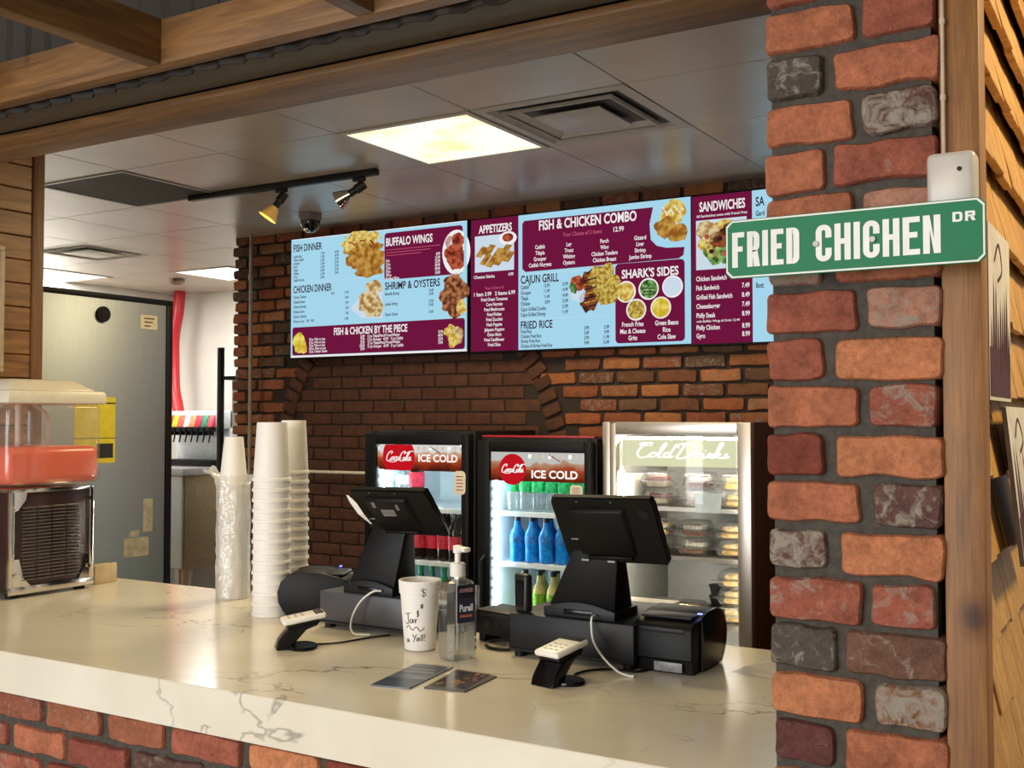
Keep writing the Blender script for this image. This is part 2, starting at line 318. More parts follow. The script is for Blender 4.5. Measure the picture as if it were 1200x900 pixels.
    def build(s, name, mats, parent=None, smooth=True, loc=None):
        me = bpy.data.meshes.new(name); s.bm.normal_update(); s.bm.to_mesh(me); s.bm.free()
        for m in (mats if isinstance(mats, (list, tuple)) else [mats]): me.materials.append(m)
        if smooth:
            me.polygons.foreach_set('use_smooth', [True]*len(me.polygons)); me.set_sharp_from_angle(angle=math.radians(38))
        o = bpy.data.objects.new(name, me); COL.objects.link(o)
        if parent: o.parent = parent
        if loc: o.location = loc
        return o

def under(o, t):
    o.parent = t; o.matrix_parent_inverse = (Matrix.Translation(t.location) @ t.rotation_euler.to_matrix().to_4x4()).inverted(); return o
def smooth_path(pts, k=5):
    P_ = [Vector(p) for p in pts]; out = []
    for i in range(len(P_)-1):
        a, b, c, d = P_[max(i-1, 0)], P_[i], P_[i+1], P_[min(i+2, len(P_)-1)]
        for j in range(k):
            t = j/k; out.append(0.5*((2*b)+(c-a)*t+(2*a-5*b+4*c-d)*t*t+(3*b-a-3*c+d)*t**3))
    return out+[P_[-1]]
def tag(o, label, cat, group=None):
    o['label'] = label; o['category'] = cat
    if group: o['group'] = group
    return o
def thing(name, label, cat, loc=(0, 0, 0), rz=0.0, group=None):
    o = bpy.data.objects.new(name, None); COL.objects.link(o); o.location = loc; o.rotation_euler = (0, 0, rz); o.empty_display_size = 0.05
    return tag(o, label, cat, group)
def struct(o): o['kind'] = 'structure'; return o
def dup(root, loc, rz, label, group=None, scale=None):
    r = root.copy(); COL.objects.link(r); r.location = loc; r.rotation_euler = (0, 0, rz); r['label'] = label
    if group: r['group'] = group
    if scale: r.scale = scale
    for ch in list(root.children):
        c = ch.copy(); COL.objects.link(c); c.parent = r
        for g in list(ch.children):
            d = g.copy(); COL.objects.link(d); d.parent = c
    return r
ORD = ['first', 'second', 'third', 'fourth', 'fifth', 'sixth', 'seventh', 'eighth', 'ninth', 'tenth', 'eleventh', 'twelfth', 'thirteenth', 'fourteenth', 'fifteenth', 'sixteenth', 'seventeenth']

# flat lettering and pictures on a plane: origin, u axis, v axis, normal
_txt = {}
def glyphs(s, off):
    k = (s, off)
    if k not in _txt:
        cu = bpy.data.curves.new('lettering', 'FONT'); cu.body = s; cu.size = 1.0; cu.offset = off; cu.resolution_u = 3
        o = bpy.data.objects.new('lettering', cu); me = bpy.data.meshes.new_from_object(o)
        vs = [(v.co.x, v.co.y) for v in me.vertices]; fs = [tuple(p.vertices) for p in me.polygons]
        bpy.data.objects.remove(o); bpy.data.curves.remove(cu); bpy.data.meshes.remove(me)
        xs = [v[0] for v in vs]; ys = [v[1] for v in vs]
        _txt[k] = (vs, fs, min(xs), max(xs), min(ys), max(ys))
    return _txt[k]
class Flat:
    def __init__(s, mb, o, u=(1, 0, 0), v=(0, 0, 1), n=(0, -1, 0), su=1.0, sv=1.0, flip=False):
        s.mb = mb; s.o = Vector(o); s.u = Vector(u); s.v = Vector(v); s.n = Vector(n); s.su = su; s.sv = sv; s.flip = flip
    def pt(s, x, y, L):
        if s.flip: y = 1-y
        return s.o+s.u*(x*s.su)+s.v*(y*s.sv)+s.n*L
    def poly(s, pts, L, mi):
        f = s.mb.bm.faces.new([s.mb.bm.verts.new(s.pt(x, y, L)) for x, y in pts]); f.normal_update()
        if f.normal.dot(s.n) < 0: f.normal_flip()
        f.material_index = mi
    def rect(s, x0, y0, x1, y1, L, mi, r=0.0):
        if not r: return s.poly([(x0, y0), (x1, y0), (x1, y1), (x0, y1)], L, mi)
        ru, rv = r/s.su, r/s.sv; pts = []
        for cx, cy, a0 in ((x1-ru, y1-rv, 0), (x0+ru, y1-rv, 90), (x0+ru, y0+rv, 180), (x1-ru, y0+rv, 270)):
            for k in range(5):
                a = math.radians(a0+22.5*k); pts.append((cx+ru*math.cos(a), cy+rv*math.sin(a)))
        s.poly(pts, L, mi)
    def disc(s, cx, cy, r, L, mi, n=24, jit=0.0, seed=0, asp=1.0):
        s.poly([(cx+r*asp/s.su*math.cos(2*PI*i/n)*(1+jit*noise.noise(Vector((math.cos(2*PI*i/n)*1.6, math.sin(2*PI*i/n)*1.6, seed*3.7)))), cy+r/s.sv*math.sin(2*PI*i/n)*(1+jit*noise.noise(Vector((math.cos(2*PI*i/n)*1.6, math.sin(2*PI*i/n)*1.6, seed*3.7))))) for i in range(n)], L, mi)
    def text(s, t, x, y, h, L, mi, w=None, al='l', off=0.0, cond=0.8):
        """x,y: baseline anchor; h: height of the whole word's box; w: its width (all in plane units)"""
        vs, fs, x0, x1, y0, y1 = glyphs(t, off)
        base = 0.0; cap = 0.73
        ky = h/cap
        kx = (w/(x1-x0)) if w else ky*cond*s.sv/s.su
        ww = kx*(x1-x0); ax = x-(ww/2 if al == 'c' else ww if al == 'r' else 0)
        sg = -1 if s.flip else 1
        bv = [s.mb.bm.verts.new(s.pt(ax+(px-x0)*kx, y+sg*py*ky, L)) for px, py in vs]
        for f in fs:
            try: g = s.mb.bm.faces.new([bv[i] for i in f])
            except ValueError: continue
            g.normal_update()
            if g.normal.dot(s.n) < 0: g.normal_flip()
            g.material_index = mi
    def stroke(s, pts, w, L, mi, thin=0.45):
        """brush stroke through points (Catmull-Rom), thicker on down strokes"""
        P_ = [Vector((p[0], p[1])) for p in pts]; out = []
        for i in range(len(P_)-1):
            a, b, c, d = P_[max(i-1, 0)], P_[i], P_[i+1], P_[min(i+2, len(P_)-1)]
            for k in range(5):
                t = k/5; out.append(0.5*((2*b)+(c-a)*t+(2*a-5*b+4*c-d)*t*t+(3*b-a-3*c+d)*t**3))
        out.append(P_[-1]); L_, R_ = [], []
        for i, p in enumerate(out):
            t = out[min(i+1, len(out)-1)]-out[max(i-1, 0)]
            t = t.normalized() if t.length > 1e-9 else Vector((1, 0)); nn = Vector((-t.y, t.x))
            ww = w*(thin+(1-thin)*abs(t.y))*0.5; L_.append(p+nn*ww); R_.append(p-nn*ww)
        for i in range(len(out)-1): s.poly([tuple(R_[i]), tuple(R_[i+1]), tuple(L_[i+1]), tuple(L_[i])], L, mi)

# ------------------------------------------------------------------ bricks
def lump(mb, x0, x1, z0, z1, yf, depth, col, seed, e=0.008, rough=0.003, nx=5, nz=3, rc=0.012, axis=None):
    """one weathered brick: rounded, slightly lumpy face towards -y, sides running back"""
    hx, hz = (x1-x0)/2, (z1-z0)/2; cx, cz = (x0+x1)/2, (z0+z1)/2
    def axis_pts(h, n):
        q = [-h, -h+e*0.3, -h+e]; inner = [-h+e+(2*h-2*e)*k/n for k in range(1, n)]
        return q+inner+[h-e, h-e*0.3, h]
    us, vs = axis_pts(hx, nx), axis_pts(hz, nz); sd = Vector((seed*1.37, seed*0.71, seed*2.13)); g = []
    rc = min(rc, hx*0.8, hz*0.8)
    def place(u, v, back=None):
        du, dv = abs(u)-(hx-rc), abs(v)-(hz-rc); uu, vv = u, v
        dist = min(hx-abs(u), hz-abs(v))
        if du > 0 and dv > 0:
            l = math.hypot(du, dv); k = max(du, dv)/l
            uu = math.copysign(hx-rc+du*k, u); vv = math.copysign(hz-rc+dv*k, v)
        p = Vector((uu*9, vv*9, 0))+sd
        nn = noise.noise(p*1.7)+0.5*noise.noise(p*4.5)
        ew = 1.0 if dist < e*1.2 else 0.4
        uu += ew*rough*noise.noise(p*2.2+Vector((7, 0, 0)))*1.6; vv += ew*rough*noise.noise(p*2.2+Vector((0, 9, 0)))*1.6
        if back is not None: y = yf+back
        else:
            d = min(dist, e); y = yf+e*0.75*(1-math.sqrt(max(0, 1-(1-d/e)**2)))+rough*0.55*nn
        q = Vector((cx+uu, y, cz+vv))
        if axis: q = axis(q)
        w = mb.bm.verts.new(q); w[mb.col] = col; return w
    for v in vs: g.append([place(u, v) for u in us])
    fs = []
    for i in range(len(vs)-1):
        for j in range(len(us)-1): fs.append(mb.bm.faces.new((g[i][j], g[i][j+1], g[i+1][j+1], g[i+1][j])))
    ring = [(0, j) for j in range(len(us))]+[(i, len(us)-1) for i in range(1, len(vs))]+[(len(vs)-1, j) for j in range(len(us)-2, -1, -1)]+[(i, 0) for i in range(len(vs)-2, 0, -1)]
    bk = [place(us[j], vs[i], depth) for i, j in ring]; n = len(ring)
    for k in range(n):
        a, b = ring[k], ring[(k+1) % n]
        fs.append(mb.bm.faces.new((g[b[0]][b[1]], g[a[0]][a[1]], bk[k], bk[(k+1) % n])))
    for f in fs: f.material_index = 0
def vary(c, rnd, v=0.18):
    k = 1+rnd.uniform(-v, v); return (c[0]*k, c[1]*k*(1+rnd.uniform(-.08, .08)), c[2]*k)
OR = C(184, 112, 80)[:3]; RD = C(164, 92, 72)[:3]; DK = C(104, 72, 64)[:3]; BK = C(92, 82, 74)[:3]; PK = C(184, 132, 110)[:3]; LT = C(200, 128, 88)[:3]

# ------------------------------------------------------------------ the setting
b = MB(); b.box(-8.2, 3.0, -5, 7.2, -0.06, 0.0); struct(b.build('floor', M['tile_floor'], smooth=False))

# ceiling tiles of the service area: one surface with open joints over a dark grid
b = MB(); holes = {(0, 0), (-1, 0), (-4, 0), (-7, 2), (-9, 3), (-7, 4)}
for i in range(-10, 3):
    for j in range(-3, 6):
        x0, y0 = -2.128+0.61*i+0.0, 3.25+0.61*j
        x1, y1 = x0+0.61, y0+0.61
        if (i, j) in holes: continue
        x0c, x1c, y0c, y1c = max(x0, -7.55), min(x1, -0.30), max(y0, 1.80), min(y1, 6.83)
        if x1c-x0c < 0.02 or y1c-y0c < 0.02: continue
        b.box(x0c+0.0022, x1c-0.0022, y0c+0.0022, y1c-0.0022, 2.70, 2.712, 0.002, 1)
b.mi = 1; b.box(-7.56, -0.28, 1.79, 6.85, 2.7125, 2.86)
struct(b.build('ceiling', [M['ceiling'], M['grid']]))

# brick back wall with the outline of a bricked-up arch
rnd = random.Random(4); b = MB(); YW = 4.85; AX, AZ, AR = -3.55, 1.32, 0.87
def arch_in(x, z): return math.hypot((x-AX), (z-AZ)*0.92) < AR-0.005 or (z < AZ and abs(x-AX) < AR)
def arch_ring(x, z):
    r = math.hypot((x-AX), (z-AZ)*0.92)
    return (AR-0.005 <= r < AR+0.125) if z >= AZ else (AR <= abs(x-AX) < AR+0.12)
row = 0; z = 0.02
while z < 2.69:
    inside_row = True; x = -4.875+rnd.uniform(-0.012, 0.006)-(0.0 if row % 2 else 0.008)
    first = True
    while x < -0.32:
        L = 0.205 if not (first and row % 2) else 0.11
        first = False
        xe = min(x+L, -0.31); cx, cz = (x+xe)/2, z+0.03
        if xe-x > 0.03:
            if arch_ring(cx, cz) : pass
            elif arch_in(cx, cz):
                col = vary(C(108, 66, 46)[:3], rnd, 0.12)
                lump(b, x+0.002, xe-0.002, z, z+0.0595, YW+0.004, 0.02, col+(0.12,), rnd.random()*99, e=0.004, rough=0.0012, nx=2, nz=1, rc=0.004)
            else:
                base = rnd.choice([C(168, 92, 56)[:3], C(134, 84, 54)[:3], C(190, 122, 74)[:3], C(112, 80, 58)[:3], C(176, 104, 62)[:3]])  # rustic bricks, tones raised to stand in for warm spot light
                lump(b, x+0.004, xe-0.004, z+0.001, z+0.057, YW-0.004+rnd.uniform(-.003, .004), 0.04, vary(base, rnd)+(rnd.choice([0.2, 0.28, 0.36]),), rnd.random()*99, e=0.009, rough=0.0045, nx=3, nz=2)
        x = xe+0.010
    z += 0.0675; row += 1
a = -6
while a < 187:      # soldier course following the arch
    t = math.radians(a)
    def ax(q, t=t):
        r = AR+0.06; lx, lz = q.x, q.z
        ox, oz = AX+r*math.cos(t), AZ+r*math.sin(t)/0.92
        return Vector((ox+lx*(-math.sin(t))+lz*math.cos(t), q.y, oz+lx*math.cos(t)+lz*math.sin(t)))
    if -3 <= a <= 183: lump(b, -0.029, 0.029, -0.052, 0.052, YW-0.008, 0.035, vary(C(104, 64, 44)[:3], rnd)+(0.22,), rnd.random()*99, e=0.008, rough=0.004, nx=1, nz=2, axis=ax)
    a += 4.15
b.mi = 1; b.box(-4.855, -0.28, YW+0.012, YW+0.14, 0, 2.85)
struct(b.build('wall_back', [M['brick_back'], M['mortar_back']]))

# brick half wall below the counter
rnd = random.Random(11); b = MB(); row = 0; z = 0.945-0.062
while z > 0.3:
    x = -3.58-(0.11 if row % 2 else 0.0)+rnd.uniform(0, 0.02)
    while x < -0.56:
        L = 0.205+rnd.uniform(-0.012, 0.012); xe = min(x+L, -0.54)
        x0 = max(x, -3.59)
        if xe-x0 > 0.03:
            base = rnd.choice([OR, RD, OR, LT, RD, DK, C(150, 74, 56)[:3]])
            lump(b, x0+0.005, xe-0.005, z+rnd.uniform(-.002, .002), z+0.059+rnd.uniform(-.003, .002), 1.66+rnd.uniform(-.004, .004), 0.03, vary(base, rnd)+(rnd.choice([0.18, 0.24, 0.32]),), rnd.random()*99, e=0.011, rough=0.004, nx=5, nz=3, rc=0.012)
        x = xe+0.012
    z -= 0.0725; row += 1
b.mi = 1; b.box(-3.59, -0.54, 1.674, 1.80, 0, 0.952)
struct(b.build('wall_front', [M['brick'], M['mortar']]))

# brick pillar at the right of the counter: bricks read off one by one
BR = [  # pixel-free list: column spans (x) and course, tone, lime amount
 (0, -0.531, -0.397, OR, .16), (0, -0.385, -0.283, RD, .18),
 (1, -0.530, -0.443, BK, .34), (1, -0.427, -0.276, OR, .24),
 (2, -0.530, -0.398, OR, .2), (2, -0.384, -0.279, DK, .42),
 (3, -0.532, -0.441, OR, .2), (3, -0.426, -0.278, RD, .22),
 (4, -0.530, -0.398, OR, .18), (4, -0.382, -0.280, PK, .26),
 (5, -0.530, -0.447, PK, .44), (5, -0.425, -0.276, OR, .2),
 (6, -0.532, -0.396, RD, .2), (6, -0.382, -0.279, PK, .36),
 (7, -0.531, -0.445, RD, .22), (7, -0.426, -0.276, LT, .17),
 (8, -0.531, -0.395, OR, .2), (8, -0.379, -0.281, RD, .36),
 (9, -0.533, -0.446, C(132, 66, 50)[:3], .2), (9, -0.427, -0.276, LT, .18),
 (10, -0.531, -0.394, OR, .18), (10, -0.375, -0.280, DK, .38),
 (11, -0.530, -0.443, DK, .44), (11, -0.424, -0.276, LT, .2),
 (12, -0.530, -0.392, RD, .34), (12, -0.380, -0.290, RD, .36),
 (13, -0.527, -0.430, BK, .32), (13, -0.414, -0.276, C(120, 84, 66)[:3], .3),
 (14, -0.529, -0.393, LT, .18), (14, -0.372, -0.277, C(140, 94, 64)[:3], .45),
 (15, -0.526, -0.436, C(104, 60, 54)[:3], .28), (15, -0.418, -0.276, OR, .2),
]
b = MB(); rnd = random.Random(21)
TOP = 2.196
for (k, x0, x1, c, lime) in BR:
    zc = TOP-0.0722*k
    lump(b, x0+rnd.uniform(-.002, .002), x1, zc-0.0305+rnd.uniform(-.002, .002), zc+0.0305, 1.65+rnd.uniform(-.003, .003), 0.10, tuple(c)+(lime,), 40+rnd.random()*60, e=0.009, rough=0.0034, nx=9, nz=5, rc=0.010)
for k in list(range(16, 30))+[-1, -2, -3]:
    zc = TOP-0.0722*k
    spans = ((-0.530, -0.396), (-0.382, -0.279)) if k % 2 == 0 else ((-0.531, -0.444), (-0.426, -0.276))
    for x0, x1 in spans: lump(b, x0, x1, zc-0.0305, zc+0.0305, 1.65+rnd.uniform(-.003, .003), 0.10, vary(rnd.choice([OR, RD, LT, DK]), rnd)+(0.24,), 10+rnd.random()*90, e=0.010, rough=0.0048, nx=5, nz=3, rc=0.014)
b.mi = 1; b.box(-0.524, -0.288, 1.664, 1.95, 0, 2.45)
struct(b.build('wall_pillar', [M['brick'], M['mortar']]))

# timber: header, beam, rafters, corner post, jamb
b = MB(); b.box(-3.62, -0.2, 1.647, 1.79, 2.28, 2.296, 0.002); struct(b.build('trim_1', M['fir'])) 
b = MB(); b.box(-3.62, 0.6, 1.441, 1.479, 2.28, 2.368, 0.003); struct(b.build('beam_1', M['fir']))
for i, x in enumerate((-2.205, -1.685, -1.17, -0.65, -0.13)):
    b = MB(); b.box(x, x+0.038, 0.3, 1.441, 2.28, 2.368, 0.003); struct(b.build('beam_%d' % (i+2), M['fir_y']))
b = MB(); b.box(-0.277, -0.223, 1.66, 1.72, 0, 2.6, 0.003); struct(b.build('trim_2', M['fir_z']))
b = MB(); b.box(-3.64, -3.592, 2.555, 2.60, 1.06, 2.7, 0.002); struct(b.build('trim_3', M['jamb']))
# corrugated tin above the beam, dark soffit, lintel over the header
b = MB(); prof = []
n = 150
for i in range(n+1):
    x = -3.62+3.4*i/n; prof.append((x, 1.492+0.009*math.sin(2*PI*x/0.072)))
for i in range(n):
    (xa, ya), (xb, yb) = prof[i], prof[i+1]
    b.quad((xa, ya, 2.272), (xb, yb, 2.272), (xb, yb, 2.95), (xa, ya, 2.95))
    b.quad((xb, yb+0.003, 2.272), (xa, ya+0.003, 2.272), (xa, ya+0.003, 2.95), (xb, yb+0.003, 2.95))
b.mi = 1; b.box(-3.62, -0.2, 1.505, 1.648, 2.30, 2.31); b.mi = 0
struct(b.build('wall_tin', [M['tin'], P('soffit_paint', C(84, 76, 62), 0.7)]))
b = MB(); b.box(-3.62, -0.2, 1.70, 1.79, 2.297, 2.95); struct(b.build('wall_lintel', M['dark_wood'], smooth=False))
# left plank wall
b = MB(); z = 1.055
while z < 2.75:
    b.box(-3.62, -3.60, -0.6, 2.555, z, z+0.084, 0.0025, 1); z += 0.087
b.mi = 1; b.box(-3.70, -3.612, -0.6, 2.60, 0, 2.95)
struct(b.build('wall_left', [M['plank'], M['dark_wood']]))
# right shingle wall: overlapping tilted cedar shakes facing the dining room
b = MB(); rnd = random.Random(8); z = 0.38
while z < 2.6:
    y = 1.722
    while y < 3.6:
        w = rnd.uniform(0.10, 0.17); dz = rnd.uniform(-0.006, 0.006)
        xb = -0.232+rnd.uniform(-.002, .002); xt = -0.262; th = 0.014; h = 0.165
        b.hexa([(xb-th, y+0.001, z+dz), (xb, y+0.001, z+dz), (xb, y+w-0.001, z+dz), (xb-th, y+w-0.001, z+dz),
                (xt-th, y+0.001, z+h), (xt-0.006, y+0.001, z+h), (xt-0.006, y+w-0.001, z+h), (xt-th, y+w-0.001, z+h)], 0.0012, 1)
        y += w
    z += 0.1257
b.mi = 1; b.box(-0.30, -0.274, 1.72, 6.9, 0, 2.9)
struct(b.build('wall_right', [M['shake'], M['dark_wood']]))
# kitchen walls behind
b = MB(); b.box(-7.6, -0.28, 6.83, 6.95, 0, 2.86)
b.box(-6.46, -6.453, 6.822, 6.832, 0, 2.70); b.box(-5.24, -5.233, 6.822, 6.832, 0, 2.70)
struct(b.build('wall_kitchen_back', M['white_wall'], smooth=False))
b = MB(); b.box(-7.68, -7.56, 1.6, 6.9, 0, 2.86); b.box(-7.56, -3.72, 1.6, 1.7, 0, 2.86)
struct(b.build('wall_kitchen_side', M['white_wall'], smooth=False))

# ------------------------------------------------------------------ counter
b = MB(); b.prism([(1.626, .955), (1.65, .955), (1.65, 1.013), (2.577, 1.013), (2.577, 1.048), (2.575, 1.05), (1.628, 1.05), (1.626, 1.048)], 'x', -3.592, -0.533); b.box(-0.533, -0.305, 1.955, 2.577, 1.013, 1.05)
tag(b.build('countertop', M['stone']), 'long pale veined quartz service counter on the brick half wall', 'counter')

# ------------------------------------------------------------------ ceiling fittings
def ceiling_light(label, i, j, mat):
    t = thing('ceiling_light', label, 'light', (-2.128+0.61*i, 3.25+0.61*j, 2.70), group='flat ceiling light panels')
    f = MB()
    for (x0, x1, y0, y1) in ((0.002, 0.608, 0.002, 0.026), (0.002, 0.608, 0.584, 0.608), (0.002, 0.026, 0.026, 0.584), (0.584, 0.608, 0.026, 0.584)):
        f.box(x0, x1, y0, y1, -0.006, 0.012, 0.002, 1)
    f.build('frame', M['ceiling'], t)
    d = MB(); d.box(0.026, 0.584, 0.026, 0.584, -0.003, 0.006); d.build('diffuser', mat, t, smooth=False); return t
ceiling_light('warm yellow square light panel in the ceiling beside the large air vent', -1, 0, M['panel_warm'])
ceiling_light('white square light panel above the steel refrigerator top', -9, 3, M['panel_cool'])
ceiling_light('white square light panel in the kitchen ceiling beyond the brick corner', -7, 4, M['panel_cool'])
M['vent_paint'] = P('vent_paint', C(176, 166, 154), 0.35, var=0.04); M['vent_dark'] = P('vent_throat', C(22, 20, 18), 0.8); M['vent_white'] = P('vent_white_paint', C(224, 218, 206), 0.4)
def air_vent(label, i, j, mat):
    t = thing('air_vent', label, 'vent', (-2.128+0.61*i+0.305, 3.25+0.61*j+0.305, 2.70), group='square air vents in the ceiling')
    def ring(a, za, c, zc, name):
        r = MB(); th = 0.004
        for k in range(4):
            ca, sa = math.cos(k*PI/2), math.sin(k*PI/2)
            def R(x, y, z): return (x*ca-y*sa, x*sa+y*ca, z)
            r.quad(R(-a, -a, za), R(a, -a, za), R(c, -c, zc), R(-c, -c, zc)); r.quad(R(a, -a, za+th), R(-a, -a, za+th), R(-c, -c, zc+th), R(c, -c, zc+th))
        bmesh.ops.remove_doubles(r.bm, verts=r.bm.verts, dist=1e-5); r.build(name, mat, t, smooth=False)
    ring(0.303, 0.0, 0.262, -0.004, 'flange'); ring(0.262, -0.004, 0.215, 0.045, 'cone'); ring(0.215, -0.008, 0.135, 0.035, 'cone'); 
    ring(0.205, -0.008, 0.22, -0.002, 'cone')
    p = MB(); p.box(-0.135, 0.135, -0.135, 0.135, -0.012, -0.004, 0.004); p.build('centre_plate', mat, t)
    d = MB(); d.box(-0.29, 0.29, -0.29, 0.29, 0.05, 0.06); d.build('throat', M['vent_dark'], t, smooth=False)
air_vent('large grey square air vent beside the warm light panel', 0, 0, M['vent_paint'])
air_vent('small looking white air vent above the steel refrigerator, farther back', -7, 2, M['vent_white'])
t = thing('return_air_grille', 'dark flat square return grille in the ceiling left of the track light', 'vent', (-4.568, 3.25, 2.70))
f = MB()
for (x0, x1, y0, y1) in ((0.002, 0.608, 0.002, 0.02), (0.002, 0.608, 0.59, 0.608), (0.002, 0.02, 0.02, 0.59), (0.59, 0.608, 0.02, 0.59)): f.box(x0, x1, y0, y1, -0.005, 0.010, 0.002, 1)
f.build('frame', M['vent_paint'], t)
g = MB()
for k in range(38): g.box(0.022, 0.588, 0.024+k*0.0149, 0.031+k*0.0149, -0.002, 0.006)
g.box(0.022, 0.588, 0.022, 0.588, 0.006, 0.009)
g.build('grille', P('grille_dark', C(92, 86, 78), 0.6), t, smooth=False)

t = thing('track_light', 'black ceiling track with two angled spot heads before the menu screens', 'light', (-3.545, 3.80, 2.665))
b = MB(); b.box(-0.58, 0.58, -0.017, 0.017, 0.006, 0.034, 0.003); b.build('rail', M['black_metal'], t)
def spot(x, dirv, lit):
    h = MB(); d = Vector(dirv).normalized(); p0 = Vector((x, 0, 0.005)); j = p0+Vector((0.0, 0, -0.045))
    h.box(x-0.03, x+0.03, -0.012, 0.012, -0.012, 0.008, 0.003)
    h.tube([p0, j], 0.008, 8); h.tube([j-d*0.03, j+d*0.015, j+d*0.02, j+d*0.05], [0.02, 0.022, 0.017, 0.017], 14)
    hd = h.build('lamp_head', M['black_metal'], t)
    s = MB(); e = j+d*0.05
    s.tube([e, e+d*0.012, e+d*0.055, e+d*0.062], [0.02, 0.026, 0.043, 0.046], 18, cap=False)
    s.build('lamp_shade', M['chrome'] if not lit else P('lit_glass_shade', C(240, 196, 110), 0.3), hd)
    u = MB(); u.tube([e+d*0.006, e+d*0.05], [0.016, 0.038], 16); u.build('bulb', M['bulb'] if lit else P('unlit_bulb', C(206, 190, 160), 0.3), hd)
    return e
e1 = spot(0.02, (-0.28, -0.25, -0.55), True); spot(0.48, (-0.75, -0.25, -0.45), False)
t = thing('security_camera', 'small dome security camera on the ceiling above the fish menu', 'camera', (-3.93, 4.46, 2.70))
b = MB(); b.lathe([(0.062, 0), (0.062, -0.03), (0.055, -0.04)], n=28); b.build('base', P('camera_grey', C(120, 112, 104), 0.4), t)
b = MB(); b.lathe([(0.054, -0.040), (0.052, -0.06), (0.042, -0.084), (0.024, -0.1), (0, -0.105)], n=28); b.build('dome', P('smoked_dome', C(30, 28, 27), 0.08), t)
b = MB(); b.ball((0, -0.02, -0.085), 0.022); b.build('lens', M['chrome'], t)
b = MB(); b.lathe([(0.0, -0.045), (0.03, -0.045), (0.055, -0.03), (0.06, 0)], n=26)
tag(b.build('smoke_detector', P('smoke_detector_brown', C(112, 84, 64), 0.5), loc=(-6.67, 6.02, 2.70)), 'small round brown smoke detector on the kitchen ceiling', 'smoke detector')

# ------------------------------------------------------------------ menu screens
LB, MR, WH, DKT, PKT, F1, F2, F3, F4, F5, F6, PL, BRN, GRN, YEL = range(15)
scr = [EM('screen_light_blue', C(168, 218, 240), 0.95), EM('screen_maroon', C(112, 22, 62), 0.95), EM('screen_white', C(240, 236, 236), 1.0), EM('screen_dark_text', C(52, 26, 44), 1.0),
       EM('screen_pink_text', C(206, 92, 120), 0.9), EM('screen_fried_fish', C(150, 92, 30), 0.9, C(206, 160, 76), 26), EM('screen_chicken', C(170, 122, 62), 0.9, C(232, 214, 164), 30),
       EM('screen_wings', C(110, 36, 26), 0.9, C(196, 96, 66), 30), EM('screen_shrimp', C(84, 42, 26), 0.9, C(190, 122, 80), 34), EM('screen_fries', C(196, 150, 50), 0.9, C(240, 220, 130), 40),
       EM('screen_rice', C(150, 118, 40), 0.9, C(222, 196, 100), 60), EM('screen_plate', C(206, 222, 236), 0.95), EM('screen_brown', C(70, 36, 24), 0.9, C(150, 84, 44), 30), EM('screen_green', C(48, 84, 38), 0.9, C(140, 190, 110), 40),
       EM('screen_yellow', C(206, 176, 40), 0.95, C(238, 220, 110), 24)]
SW, SH = 1.212, 0.682
def menu_screen(label, x0, z0, draw):
    t = thing('menu_screen', label, 'menu screen', (x0, 4.76, z0), group='menu screens on the brick wall')
    b = MB(); b.box(-0.006, SW+0.006, 0.002, 0.05, -0.008, SH+0.006, 0.003); b.box(0.3, 0.9, 0.045, 0.072, 0.15, 0.5)
    b.build('housing', M['black'], t)
    m = MB(); F = Flat(m, (0, 0, 0), su=SW, sv=SH, flip=True); draw(F); m.build('display', scr, t, smooth=False)
l1, l2, l3, l4 = 0.0, 0.0006, 0.0012, 0.0018
def rows(F, items, x, y0, dy, h, mi, al='l', cond=0.62):
    for i, s in enumerate(items): 
        if s: F.text(s, x, y0+dy*i, h*1.16, l3, mi, al=al, off=0.02, cond=cond)
def blobs(F, spec, mi, seed):
    for k, (x, y, r, a) in enumerate(spec): F.disc(x, y, r, l3+0.0001*k, mi[k % len(mi)], 22, 0.45, seed+k, a)
